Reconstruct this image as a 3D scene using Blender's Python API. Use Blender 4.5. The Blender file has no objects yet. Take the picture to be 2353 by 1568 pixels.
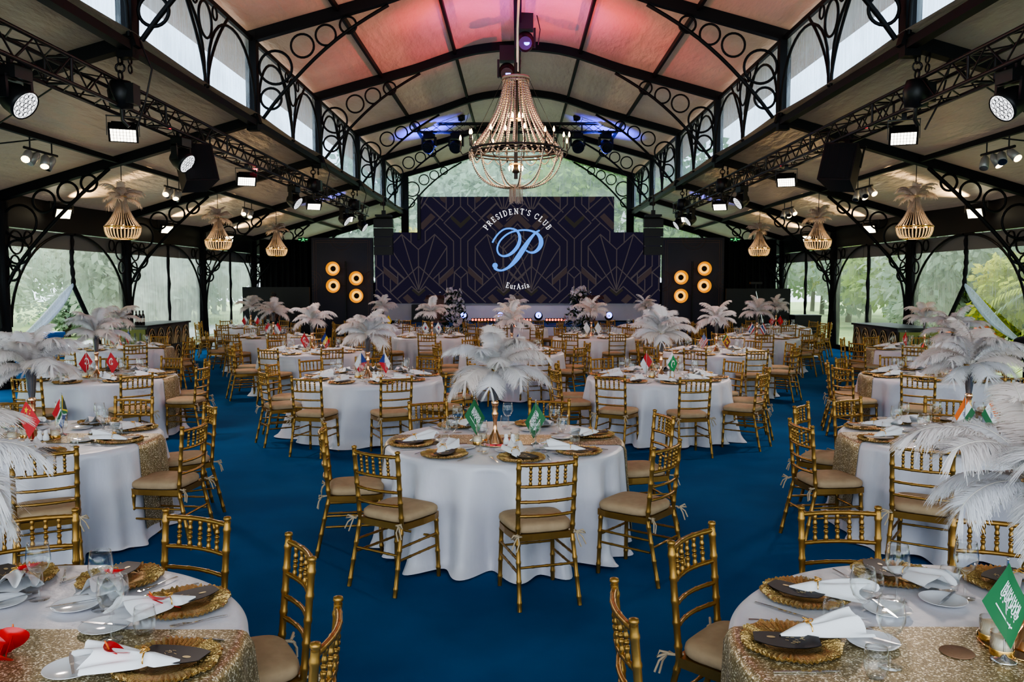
import bpy, math, random
from math import sin, cos, pi, radians as R, atan, hypot
from mathutils import Vector as V, Matrix, Quaternion
SC = bpy.context.scene
COL = SC.collection
random.seed(7)
KIDS = {}
# ------------------------------------------------------------ camera
CAMZ = 1.99; FPX = 1930.0
cd = bpy.data.cameras.new('camera'); CAM = bpy.data.objects.new('camera', cd); COL.objects.link(CAM)
cd.sensor_width = 36; cd.lens = FPX*36/2353; cd.clip_start = .05; cd.clip_end = 500
PITCH = atan(134/FPX); YAW = atan(12.5/FPX)
CAM.location = (0, 0, CAMZ); CAM.rotation_euler = (pi/2-PITCH, 0, YAW)
SC.camera = CAM
_fw = V((-sin(YAW)*cos(PITCH), cos(YAW)*cos(PITCH), -sin(PITCH))); _rt = V((cos(YAW), sin(YAW), 0)); _up = _rt.cross(_fw)
def ray(px, py): return _fw+_rt*((px-1176.5)/FPX)+_up*((784-py)/FPX)
def atY(px, py, Y): r = ray(px, py); return V((0, 0, CAMZ))+r*(Y/r.y)
def atX(px, py, X): r = ray(px, py); return V((0, 0, CAMZ))+r*(X/r.x)
def atZ(px, py, z): r = ray(px, py); return V((0, 0, CAMZ))+r*((z-CAMZ)/r.z)

# ------------------------------------------------------------ materials
def newmat(name):
    m = bpy.data.materials.new(name); m.use_nodes = True; nt = m.node_tree; nt.nodes.clear()
    return m, nt, nt.nodes.new, nt.links.new
def c4(c): return (c[0], c[1], c[2], 1)
def mat(name, col, rough=.5, metal=0, noise=None, bump=None, emit=None, es=0, spec=.5, sheen=0, trans=0, sampling=True):
    """principled; noise=(scale, colour2, detail, stretch) colour variation; bump=(scale, strength, stretch)"""
    m, nt, N, L = newmat(name)
    out = N('ShaderNodeOutputMaterial'); p = N('ShaderNodeBsdfPrincipled'); L(p.outputs[0], out.inputs[0])
    p.inputs['Base Color'].default_value = c4(col); p.inputs['Roughness'].default_value = rough; p.inputs['Metallic'].default_value = metal
    p.inputs['Specular IOR Level'].default_value = spec
    if sheen: p.inputs['Sheen Weight'].default_value = sheen
    if trans: p.inputs['Transmission Weight'].default_value = trans
    tc = None
    if noise or bump: tc = N('ShaderNodeTexCoord')
    def nz(scale, detail, stretch):
        mp = N('ShaderNodeMapping'); mp.inputs['Scale'].default_value = stretch
        L(tc.outputs['Object'], mp.inputs[0]); n = N('ShaderNodeTexNoise'); n.inputs['Scale'].default_value = scale; n.inputs['Detail'].default_value = detail
        L(mp.outputs[0], n.inputs['Vector']); return n
    if noise:
        n = nz(noise[0], noise[2] if len(noise) > 2 else 4, noise[3] if len(noise) > 3 else (1, 1, 1))
        r = N('ShaderNodeValToRGB'); r.color_ramp.elements[0].position = .35; r.color_ramp.elements[1].position = .65
        r.color_ramp.elements[0].color = c4(col); r.color_ramp.elements[1].color = c4(noise[1])
        L(n.outputs[0], r.inputs[0]); L(r.outputs[0], p.inputs['Base Color'])
    if bump:
        n = nz(bump[0], 5, bump[2] if len(bump) > 2 else (1, 1, 1)); b = N('ShaderNodeBump'); b.inputs['Strength'].default_value = bump[1]; b.inputs['Distance'].default_value = bump[3] if len(bump) > 3 else .02
        L(n.outputs[0], b.inputs['Height']); L(b.outputs[0], p.inputs['Normal'])
    if emit:
        p.inputs['Emission Color'].default_value = c4(emit); p.inputs['Emission Strength'].default_value = es
        if not sampling: m.cycles.emission_sampling = 'NONE'
    return m
def emis(name, col, s, sampling=False):
    m, nt, N, L = newmat(name); out = N('ShaderNodeOutputMaterial'); e = N('ShaderNodeEmission')
    e.inputs[0].default_value = c4(col); e.inputs[1].default_value = s; L(e.outputs[0], out.inputs[0])
    if not sampling: m.cycles.emission_sampling = 'NONE'
    return m
def thin_glass(name, tint=(.985, .992, .992), rough=.02, ior=1.45, boost=1.0):
    m, nt, N, L = newmat(name); out = N('ShaderNodeOutputMaterial'); t = N('ShaderNodeBsdfTransparent'); g = N('ShaderNodeBsdfGlossy')
    t.inputs[0].default_value = c4(tint); g.inputs['Roughness'].default_value = rough; g.inputs[0].default_value = (1, 1, 1, 1)
    lw = N('ShaderNodeLayerWeight'); lw.inputs[0].default_value = .5; fr = N('ShaderNodeMath'); fr.operation = 'POWER'; fr.inputs[1].default_value = 3.0; L(lw.outputs['Facing'], fr.inputs[0])
    mu = N('ShaderNodeMath'); mu.operation = 'MULTIPLY_ADD'; mu.inputs[1].default_value = .75*boost; mu.inputs[2].default_value = .03; mu.use_clamp = True
    L(fr.outputs[0], mu.inputs[0]); mx = N('ShaderNodeMixShader'); L(mu.outputs[0], mx.inputs[0]); L(t.outputs[0], mx.inputs[1]); L(g.outputs[0], mx.inputs[2]); L(mx.outputs[0], out.inputs[0])
    return m
def plastic_sheet(name, tint=(.8, .86, .86), haze=(.62, .68, .70), lo=.12, hi=.5):
    """rain-streaked clear PVC: part see-through, part milky, slightly glossy"""
    m, nt, N, L = newmat(name); out = N('ShaderNodeOutputMaterial'); t = N('ShaderNodeBsdfTransparent'); t.inputs[0].default_value = c4(tint)
    d = N('ShaderNodeBsdfDiffuse'); d.inputs[0].default_value = c4(haze); tr = N('ShaderNodeBsdfTranslucent'); tr.inputs[0].default_value = c4(haze)
    ad = N('ShaderNodeMixShader'); ad.inputs[0].default_value = .7; L(d.outputs[0], ad.inputs[1]); L(tr.outputs[0], ad.inputs[2])
    tc = N('ShaderNodeTexCoord'); mp = N('ShaderNodeMapping'); mp.inputs['Scale'].default_value = (14, 14, .9); L(tc.outputs['Object'], mp.inputs[0])
    n = N('ShaderNodeTexNoise'); n.inputs['Scale'].default_value = 2.2; n.inputs['Detail'].default_value = 6; L(mp.outputs[0], n.inputs['Vector'])
    mp2 = N('ShaderNodeMapping'); mp2.inputs['Scale'].default_value = (.5, .5, 1.1); L(tc.outputs['Object'], mp2.inputs[0])
    n2 = N('ShaderNodeTexNoise'); n2.inputs['Scale'].default_value = 1.3; n2.inputs['Detail'].default_value = 3; L(mp2.outputs[0], n2.inputs['Vector'])
    av = N('ShaderNodeMath'); av.operation = 'ADD'; L(n.outputs[0], av.inputs[0]); L(n2.outputs[0], av.inputs[1])
    rm = N('ShaderNodeMapRange'); rm.inputs[1].default_value = .7; rm.inputs[2].default_value = 1.3; rm.inputs[3].default_value = lo; rm.inputs[4].default_value = hi; L(av.outputs[0], rm.inputs[0])
    mx = N('ShaderNodeMixShader'); L(rm.outputs[0], mx.inputs[0]); L(t.outputs[0], mx.inputs[1]); L(ad.outputs[0], mx.inputs[2])
    g = N('ShaderNodeBsdfGlossy'); g.inputs['Roughness'].default_value = .18; lw = N('ShaderNodeLayerWeight'); lw.inputs[0].default_value = .5; pw = N('ShaderNodeMath'); pw.operation = 'POWER'; pw.inputs[1].default_value = 5; L(lw.outputs['Facing'], pw.inputs[0]); fr = N('ShaderNodeMath'); fr.operation = 'MULTIPLY_ADD'; fr.inputs[1].default_value = .35; fr.inputs[2].default_value = .03; L(pw.outputs[0], fr.inputs[0])
    bp = N('ShaderNodeBump'); bp.inputs['Strength'].default_value = .4; bp.inputs['Distance'].default_value = .03; L(n.outputs[0], bp.inputs['Height']); L(bp.outputs[0], g.inputs['Normal'])
    mx2 = N('ShaderNodeMixShader'); L(fr.outputs[0], mx2.inputs[0]); L(mx.outputs[0], mx2.inputs[1]); L(g.outputs[0], mx2.inputs[2]); L(mx2.outputs[0], out.inputs[0])
    return m
def feather_mat(name, col, col2, tr=.35):
    m, nt, N, L = newmat(name); out = N('ShaderNodeOutputMaterial'); d = N('ShaderNodeBsdfDiffuse'); t = N('ShaderNodeBsdfTranslucent')
    oi = N('ShaderNodeObjectInfo'); mx = N('ShaderNodeMix'); mx.data_type = 'RGBA'; mx.inputs[6].default_value = c4(col); mx.inputs[7].default_value = c4(col2)
    L(oi.outputs['Random'], mx.inputs[0]); L(mx.outputs[2], d.inputs[0]); L(mx.outputs[2], t.inputs[0])
    s = N('ShaderNodeMixShader'); s.inputs[0].default_value = tr; L(d.outputs[0], s.inputs[1]); L(t.outputs[0], s.inputs[2]); L(s.outputs[0], out.inputs[0])
    return m
def leaf_mat(name, cols, tr=.35):
    m, nt, N, L = newmat(name); out = N('ShaderNodeOutputMaterial'); d = N('ShaderNodeBsdfDiffuse'); t = N('ShaderNodeBsdfTranslucent')
    tc = N('ShaderNodeTexCoord'); n = N('ShaderNodeTexNoise'); n.inputs['Scale'].default_value = .9; n.inputs['Detail'].default_value = 5; L(tc.outputs['Object'], n.inputs['Vector'])
    oi = N('ShaderNodeObjectInfo'); a = N('ShaderNodeMath'); a.operation = 'MULTIPLY_ADD'; a.inputs[1].default_value = .35; L(oi.outputs['Random'], a.inputs[0]); L(n.outputs[0], a.inputs[2])
    r = N('ShaderNodeValToRGB'); el = r.color_ramp.elements; el[0].position = .35; el[1].position = .95
    el[0].color = c4(cols[0]); el[1].color = c4(cols[-1])
    for i, c in enumerate(cols[1:-1]): e = el.new(.35+.6*(i+1)/(len(cols)-1)); e.color = c4(c)
    L(a.outputs[0], r.inputs[0]); L(r.outputs[0], d.inputs[0]); L(r.outputs[0], t.inputs[0])
    s = N('ShaderNodeMixShader'); s.inputs[0].default_value = tr; L(d.outputs[0], s.inputs[1]); L(t.outputs[0], s.inputs[2]); L(s.outputs[0], out.inputs[0])
    return m
def sequin_mat(name):
    m, nt, N, L = newmat(name); out = N('ShaderNodeOutputMaterial'); p = N('ShaderNodeBsdfPrincipled'); L(p.outputs[0], out.inputs[0])
    tc = N('ShaderNodeTexCoord'); v = N('ShaderNodeTexVoronoi'); v.inputs['Scale'].default_value = 190; L(tc.outputs['Object'], v.inputs['Vector'])
    r = N('ShaderNodeValToRGB'); e = r.color_ramp.elements; e[0].position = .0; e[0].color = (.17, .125, .055, 1); e[1].position = .75; e[1].color = (.40, .31, .155, 1)
    x = e.new(.93); x.color = (1, .93, .72, 1)
    sp = N('ShaderNodeSeparateColor'); L(v.outputs['Color'], sp.inputs[0]); L(sp.outputs[0], r.inputs[0]); L(r.outputs[0], p.inputs['Base Color'])
    p.inputs['Metallic'].default_value = .55; p.inputs['Roughness'].default_value = .42
    b = N('ShaderNodeBump'); b.inputs['Strength'].default_value = .8; b.inputs['Distance'].default_value = .004; L(sp.outputs[1], b.inputs['Height']); L(b.outputs[0], p.inputs['Normal'])
    return m
M = {}
M['carpet'] = mat('blue_carpet', (.0045, .072, .205), .95, noise=(1.1, (.007, .098, .26), 6), bump=(260, .5, (1, 1, 1), .004), spec=.08)
def lining_mat(name, col, col2, tr):
    m, nt, N, L = newmat(name); out = N('ShaderNodeOutputMaterial'); p = N('ShaderNodeBsdfPrincipled'); t = N('ShaderNodeBsdfTranslucent'); p.inputs['Roughness'].default_value = .42
    tc = N('ShaderNodeTexCoord'); n = N('ShaderNodeTexNoise'); n.inputs['Scale'].default_value = .7; n.inputs['Detail'].default_value = 6; L(tc.outputs['Object'], n.inputs['Vector'])
    r = N('ShaderNodeValToRGB'); r.color_ramp.elements[0].position = .35; r.color_ramp.elements[1].position = .65; r.color_ramp.elements[0].color = c4(col); r.color_ramp.elements[1].color = c4(col2); L(n.outputs[0], r.inputs[0])
    L(r.outputs[0], p.inputs['Base Color']); t.inputs[0].default_value = c4(tr)
    mp = N('ShaderNodeMapping'); mp.inputs['Scale'].default_value = (1.2, .35, 2); L(tc.outputs['Object'], mp.inputs[0]); n2 = N('ShaderNodeTexNoise'); n2.inputs['Scale'].default_value = 5; n2.inputs['Detail'].default_value = 6; L(mp.outputs[0], n2.inputs['Vector'])
    b = N('ShaderNodeBump'); b.inputs['Strength'].default_value = .8; b.inputs['Distance'].default_value = .06; L(n2.outputs[0], b.inputs['Height']); L(b.outputs[0], p.inputs['Normal'])
    a = N('ShaderNodeAddShader'); L(p.outputs[0], a.inputs[0]); L(t.outputs[0], a.inputs[1]); L(a.outputs[0], out.inputs[0]); return m
M['ceiling'] = lining_mat('tent_lining', (.36, .262, .195), (.45, .345, .27), (.0115, .0082, .006))
M['steel'] = mat('black_steel', (.006, .006, .007), .5, spec=.18)
M['drape'] = mat('black_drape', (.008, .008, .010), .8, bump=(9, .5, (2.5, 2.5, .15), .05), spec=.2)
M['black'] = mat('black_plastic', (.007, .007, .008), .42, spec=.35)
M['truss'] = mat('dark_truss', (.016, .011, .012), .4, metal=.3)
M['gold'] = mat('chair_gold', (.37, .205, .052), .34, metal=.8, noise=(14, (.30, .165, .04), 3), bump=(60, .1, (1, 1, 1), .002))
M['gold_bright'] = mat('bright_gold', (.85, .52, .16), .22, metal=1)
M['charger'] = mat('charger_gold', (.56, .38, .15), .27, metal=.95, bump=(150, .9, (1, 1, 1), .006))
M['rose'] = mat('rose_gold', (.78, .42, .24), .16, metal=1)
M['trumpet'] = mat('smoked_trumpet', (.30, .27, .27), .18, metal=.8)
M['cushion'] = mat('cushion_tan', (.44, .315, .19), .85, noise=(18, (.39, .275, .165), 4), bump=(40, .15, (1, 1, 1), .004), spec=.2)
M['tie'] = mat('cushion_tie', (.46, .36, .24), .9)
M['satin'] = mat('white_satin', (.67, .65, .69), .38, noise=(2.5, (.59, .58, .64), 4), bump=(6, .35, (1, 1, .35), .04), sheen=.2)
M['napkin'] = mat('white_napkin', (.86, .86, .88), .75, bump=(26, .25, (1, 1, 1), .006), spec=.2)
M['china'] = mat('white_china', (.84, .84, .86), .12)
M['card'] = mat('black_card', (.012, .012, .015), .5, spec=.3)
M['cardgold'] = mat('card_gold', (.55, .42, .2), .4, metal=.4)
M['chrome'] = mat('cutlery_steel', (.62, .62, .64), .16, metal=1)
M['silver'] = mat('silver_stand', (.75, .75, .77), .14, metal=1)
M['glass'] = thin_glass('clear_glass', boost=1.15)
M['wax'] = mat('candle_wax', (.86, .78, .62), .5, emit=(1, .75, .4), es=.08)
M['coaster'] = mat('rattan_coaster', (.22, .12, .065), .8, bump=(120, .6, (1, 1, 1), .004))
M['mirror'] = mat('gold_mirror_tray', (.72, .5, .25), .08, metal=1)
M['sequin'] = sequin_mat('gold_sequin')
M['feather'] = feather_mat('ostrich_feather', (.94, .93, .95), (.95, .87, .83), .5)
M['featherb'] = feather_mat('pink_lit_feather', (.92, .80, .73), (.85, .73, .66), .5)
M['rachis'] = mat('feather_shaft', (.8, .74, .66), .6)
M['pvc'] = plastic_sheet('wet_clear_pvc', (.80, .86, .84), (.74, .80, .66), .08, .36)
M['pvcl'] = plastic_sheet('misty_clear_pvc', (.80, .86, .88), (.84, .90, .86), .22, .58)
M['pvct'] = plastic_sheet('wet_clerestory_pvc', (.62, .76, .90), (.50, .62, .76), .14, .62)
M['pvcb'] = plastic_sheet('bunched_pvc', (.75, .80, .88), (.66, .72, .82), .4, .9)
M['white'] = mat('white_board', (.62, .60, .64), .6, noise=(2, (.56, .54, .6), 3))
M['navy'] = mat('navy_panel', (.012, .011, .026), .5, noise=(.6, (.018, .016, .034), 3))
M['ledbase'] = mat('led_screen_base', (.003, .003, .005), .6, emit=(.009, .007, .018), es=1.0, spec=.08)
M['ledline'] = emis('led_line', (.046, .038, .041), 1.0)
M['ledfill'] = emis('led_fill_brown', (.036, .026, .027), 1.0)
M['ledfill2'] = emis('led_fill_olive', (.022, .020, .017), 1.0)
M['leddark'] = emis('led_fill_dark', (.006, .006, .006), 1.0)
M['ledwhite'] = emis('led_white', (.95, .95, 1), 1.0)
M['ledblue'] = emis('led_blue', (.075, .30, 1.0), 1.0)
M['rust'] = mat('rust_line', (.10, .05, .04), .5)
M['wood'] = mat('lectern_wood', (.13, .045, .02), .35, noise=(6, (.09, .03, .014), 5, (1, 1, .1)))
M['leafdark'] = leaf_mat('arrangement_leaf', [(.02, .04, .02), (.05, .09, .05), (.1, .14, .09)])
M['blossom'] = mat('white_blossom', (.72, .68, .70), .7, noise=(20, (.55, .45, .52), 2))
M['stage'] = mat('stage_blue', (.006, .05, .15), .85, noise=(3, (.01, .07, .19), 3))
M['bulb'] = emis('warm_bulb', (1, .66, .28), 14)
M['bulbs'] = emis('small_warm_bulb', (1, .60, .22), 7)
M['panel_led'] = emis('white_led_panel', (1, .93, .78), 5)
M['lens'] = emis('white_lens', (.95, .97, 1), 1.6)
M['lens_dark'] = mat('dark_lens', (.02, .02, .03), .06, spec=.8)
M['lens_blue'] = emis('blue_lens', (.12, .15, 1), 8)
M['par'] = emis('par_lamp', (1, .70, .36), 9)
M['red_led'] = emis('red_led', (1, .09, .03), 5)
M['floodled'] = emis('flood_face', (1, .90, .62), 7)
M['amber'] = mat('amber_dish', (.72, .36, .03), .35, metal=.6, emit=(1, .36, .015), es=.42, bump=(40, .3))
M['amberglow'] = emis('amber_glow', (1, .50, .07), 1.3)
M['exit'] = emis('exit_green', (.05, .9, .2), 1.2)
M['exitdark'] = mat('exit_dark', (.004, .03, .01), .5)
M['bead'] = mat('crystal_bead', (.38, .29, .24), .18, metal=.35, spec=.8)
M['beadgold'] = mat('gold_bead', (.68, .52, .32), .25, metal=.5, emit=(1, .66, .3), es=.06)
M['bottle'] = mat('dark_bottle', (.012, .008, .01), .08)
M['label'] = mat('bottle_label', (.6, .56, .48), .6)
M['bargold'] = mat('bar_gold_line', (.62, .46, .24), .35, metal=.6)
M['barblack'] = mat('bar_black_gloss', (.012, .010, .012), .15)
M['baryellow'] = mat('bar_olive_panel', (.14, .15, .012), .4)
M['cooler'] = mat('blue_cooler', (.012, .12, .42), .4)
M['coolerlid'] = mat('cooler_mark', (.45, .5, .2), .5)
M['red'] = mat('red_cloth', (.55, .012, .02), .6)
M['anth'] = mat('anthurium_red', (.55, .008, .012), .3)
M['greenf'] = mat('flag_green', (.012, .13, .04), .6)
M['greenp'] = mat('flag_bright_green', (.01, .22, .06), .6)
M['whitef'] = mat('flag_white', (.78, .78, .80), .6)
M['bluef'] = mat('flag_blue', (.01, .03, .22), .6)
M['yellowf'] = mat('flag_yellow', (.75, .5, .02), .6)
M['orangef'] = mat('flag_saffron', (.72, .14, .015), .6)
M['blackf'] = mat('flag_black', (.01, .01, .01), .6)
M['maroonf'] = mat('flag_maroon', (.22, .02, .03), .6)
M['skin'] = mat('skin', (.16, .075, .045), .55)
M['shirt'] = mat('brown_shirt', (.085, .035, .025), .85)
M['trousers'] = mat('dark_trousers', (.012, .012, .014), .85)
M['hair'] = mat('dark_hair', (.008, .007, .007), .7)
M['ground'] = mat('garden_grass', (.22, .33, .12), .95, noise=(.5, (.36, .45, .16), 6))
M['paving'] = mat('outside_paving', (.5, .52, .53), .8, noise=(.3, (.40, .42, .42), 3))
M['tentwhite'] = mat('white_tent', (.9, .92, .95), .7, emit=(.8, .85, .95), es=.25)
M['bark'] = mat('bark', (.06, .045, .03), .9)
M['leafA'] = leaf_mat('leaf_green', [(.07, .13, .045), (.16, .27, .08), (.34, .45, .13)])
M['leafB'] = leaf_mat('leaf_yellow', [(.13, .18, .03), (.34, .38, .05), (.7, .6, .09)])
M['leafC'] = leaf_mat('leaf_grey', [(.17, .25, .19), (.30, .40, .30), (.50, .56, .42)])
M['leafD'] = leaf_mat('leaf_orange', [(.45, .08, .03), (.8, .2, .06), (.7, .3, .09)])
M['parcan'] = mat('par_can', (.42, .40, .38), .4, metal=.5)
M['cable'] = mat('black_cable', (.01, .01, .01), .5)

# ------------------------------------------------------------ mesh builder
class MB:
    def __init__(s): s.v = []; s.f = []; s.m = []; s.sm = []; s.cur = 0
    def add(s, vs, fs, smooth=False):
        o = len(s.v); s.v.extend([tuple(p) for p in vs])
        for f in fs: s.f.append([i+o for i in f]); s.m.append(s.cur); s.sm.append(smooth)
        return s
    def box(s, c, size, rot=None):
        x, y, z = [k/2 for k in size]; c = V(c)
        vs = [V((a*x, b*y, d*z)) for d in (-1, 1) for b in (-1, 1) for a in (-1, 1)]
        if rot is not None: vs = [rot @ p for p in vs]
        return s.add([p+c for p in vs], [(0, 2, 3, 1), (4, 5, 7, 6), (0, 1, 5, 4), (2, 6, 7, 3), (0, 4, 6, 2), (1, 3, 7, 5)])
    def bar(s, p, q, w, h, up=(0, 0, 1)):
        p = V(p); q = V(q); d = (q-p); L = d.length; d.normalize(); up = V(up); x = d.cross(up)
        if x.length < 1e-4: x = d.cross(V((1, 0, 0)))
        x.normalize(); z = x.cross(d)
        return s.box((p+q)/2, (w, L, h), Matrix((x, d, z)).transposed())
    def loft(s, rings, caps=True, closed=True, smooth=True):
        n = len(rings[0]); vs = [p for r in rings for p in r]; fs = []
        for i in range(len(rings)-1):
            for j in range(n if closed else n-1):
                a = i*n+j; b = i*n+(j+1) % n; fs.append((a, b, b+n, a+n))
        s.add(vs, fs, smooth)
        if caps and closed:
            s.add(rings[0], [tuple(range(n-1, -1, -1))]); s.add(rings[-1], [tuple(range(n))])
        return s
    def tube(s, pts, r, n=8, caps=True, closed=False):
        pts = [V(p) for p in pts]; N = len(pts); rs = r if isinstance(r, (list, tuple)) else [r]*N
        T = []
        for i in range(N):
            if closed: t = pts[(i+1) % N]-pts[i-1]
            else: t = pts[min(i+1, N-1)]-pts[max(i-1, 0)]
            T.append(t.normalized() if t.length > 1e-9 else V((0, 0, 1)))
        a = T[0].orthogonal().normalized(); rings = []
        for i in range(N):
            a = a-T[i]*a.dot(T[i])
            a = a.normalized() if a.length > 1e-6 else T[i].orthogonal().normalized()
            b = T[i].cross(a)
            rings.append([pts[i]+(a*cos(2*pi*k/n)+b*sin(2*pi*k/n))*rs[i] for k in range(n)])
        if closed: rings.append(rings[0])
        return s.loft(rings, caps and not closed)
    def lathe(s, prof, n=16, o=(0, 0, 0), smooth=True, caps=True):
        o = V(o); rings = [[o+V((max(r, 1e-4)*cos(2*pi*k/n), max(r, 1e-4)*sin(2*pi*k/n), z)) for k in range(n)] for r, z in prof]
        return s.loft(rings, caps, smooth=smooth)
    def ring(s, c, u, v, Rr, r, n=24, k=6, ru=None):
        c = V(c); u = V(u); v = V(v); ru = ru or Rr
        return s.tube([c+u*ru*cos(2*pi*i/n)+v*Rr*sin(2*pi*i/n) for i in range(n)], r, k, closed=True)
    def poly(s, pts): return s.add(pts, [tuple(range(len(pts)))])
    def prism(s, pts, d):
        d = V(d); a = [V(p) for p in pts]; b = [p+d for p in a]; n = len(a)
        return s.add(a+b, [tuple(range(n-1, -1, -1)), tuple(range(n, 2*n))]+[(i, (i+1) % n, n+(i+1) % n, n+i) for i in range(n)])
    def grid(s, fn, nu, nv, smooth=True, closed=False):
        vs = [fn(i/nu, j/nv) for i in range(nu+1) for j in range(nv+1)]
        fs = [(i*(nv+1)+j, (i+1)*(nv+1)+j, (i+1)*(nv+1)+j+1, i*(nv+1)+j+1) for i in range(nu) for j in range(nv)]
        return s.add(vs, fs, smooth)
    def sphere(s, c, r, n=10, m=6, sc=(1, 1, 1)):
        c = V(c); rings = []
        for i in range(m+1):
            a = -pi/2+pi*i/m; rings.append([c+V((max(cos(a), .01)*cos(2*pi*k/n)*r*sc[0], max(cos(a), .01)*sin(2*pi*k/n)*r*sc[1], sin(a)*r*sc[2])) for k in range(n)])
        return s.loft(rings, True)
    def mesh(s, name, mats):
        me = bpy.data.meshes.new(name); me.from_pydata(s.v, [], s.f)
        for m in (mats if isinstance(mats, (list, tuple)) else [mats]): me.materials.append(m)
        me.polygons.foreach_set('material_index', s.m); me.polygons.foreach_set('use_smooth', s.sm); me.update()
        return me
def mobj(name, me, parent=None, loc=None, rot=None):
    o = bpy.data.objects.new(name, me); COL.objects.link(o)
    if parent is not None: o.parent = parent; KIDS.setdefault(parent.name, []).append(o)
    if loc is not None: o.location = loc
    if rot is not None: o.rotation_euler = rot
    return o
def obj(name, mb, mats, parent=None, loc=None, rot=None): return mobj(name, mb.mesh(name, mats), parent, loc, rot)
LABELS = {}
def tag(o, label, cat, group=None, kind=None):
    o['label'] = label; o['category'] = cat
    if group: o['group'] = group
    if kind: o['kind'] = kind
    n = len(label.split())
    if n > 16 or n < 4: print('LABEL LEN', n, label)
    if label in LABELS and not group: print('DUP LABEL', label)
    LABELS[label] = 1
    return o
def thing(name, label, cat, loc=(0, 0, 0), rz=0, group=None):
    o = bpy.data.objects.new(name, None); COL.objects.link(o); o.location = loc; o.rotation_euler = (0, 0, rz); o.empty_display_size = .1
    if label: tag(o, label, cat, group)
    else: o['category'] = cat
    return o
def struct(o): o['kind'] = 'structure'; return o
USED = set()
def copy_tree(o, parent=None):
    c = o.copy(); COL.objects.link(c); c.parent = parent
    if parent is not None: KIDS.setdefault(parent.name, []).append(c)
    for ch in KIDS.get(o.name, []): copy_tree(ch, c)
    return c
def place(proto, loc, rot, label, cat, group=None, scale=None):
    """first use moves the prototype itself, later uses copy it with its parts"""
    if proto.name in USED: o = copy_tree(proto)
    else: o = proto; USED.add(proto.name)
    o.location = loc; o.rotation_euler = rot if isinstance(rot, (tuple, list)) else (0, 0, rot)
    if scale: o.scale = (scale, scale, scale)
    tag(o, label, cat, group); return o
def lamp(kind, name, loc, energy, col=(1, 1, 1), target=None, size=.2, spot=60, blend=.6):
    l = bpy.data.lights.new(name, kind); l.energy = energy; l.color = col
    if kind == 'AREA': l.size = size
    else: l.shadow_soft_size = size
    if kind == 'SPOT': l.spot_size = R(spot); l.spot_blend = blend
    o = bpy.data.objects.new(name, l); COL.objects.link(o); o.location = loc
    if target is not None: o.rotation_euler = (V(target)-V(loc)).to_track_quat('-Z', 'Y').to_euler()
    return o
def orient(d, up=(0, 0, 1)): return V(d).to_track_quat('-Z', 'Y').to_euler()
# ============================================================ tent shell
NX = 4.75; CX = 9.65; ZE = 3.5; ZC = 4.93; ZT = 6.40; ZK = 7.58
YK = [10.66+5*k for k in range(-3, 6)]      # frames, -4.34 .. 35.66
YF = YK[0]; YB = YK[-1]
VX = [0, .55, 1.0, 1.4, 1.9, 2.45, 3.3, 4.0, 4.75, 4.95]; VZ = [7.58, 7.55, 7.49, 7.40, 7.23, 7.04, 6.80, 6.61, 6.40, 6.34]
def vault(x):
    x = abs(x)
    for i in range(len(VX)-1):
        if x <= VX[i+1]: t = (x-VX[i])/(VX[i+1]-VX[i]); return VZ[i]+t*(VZ[i+1]-VZ[i])
    return VZ[-1]
def rafz(x): return ZE+(CX-abs(x))*(ZC-ZE)/(CX-NX)
# floor
m = MB(); m.poly([(-CX, YF, 0), (CX, YF, 0), (CX, YB, 0), (-CX, YB, 0)]); m.poly([(-CX, YF, -.12), (-CX, YB, -.12), (CX, YB, -.12), (CX, YF, -.12)])
struct(obj('floor', m, M['carpet']))
# ceilings: sagging fabric between frames
def lining(x, z0, y, sag):
    k = (y-YF)/5.0; f = k-math.floor(k); return z0-.04-.05*sin(pi*f)
NYS = 64
for sgn in (-1, 1):
    m = MB()
    m.grid(lambda u, v: (sgn*(NX+u*(CX+.15-NX)), YF+v*(YB-YF), lining(0, rafz(NX+u*(CX+.15-NX)), YF+v*(YB-YF), .0)+.20), 6, NYS)
    struct(obj('ceiling', m, M['ceiling']))
m = MB(); m.grid(lambda u, v: (-5.9+11.8*u, YF+v*(YB-YF), vault(-5.9+11.8*u)+.20-(.18*(abs(-5.9+11.8*u)-4.95) if abs(-5.9+11.8*u) > 4.95 else 0)), 56, NYS)
struct(obj('ceiling', m, M['ceiling']))
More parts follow.
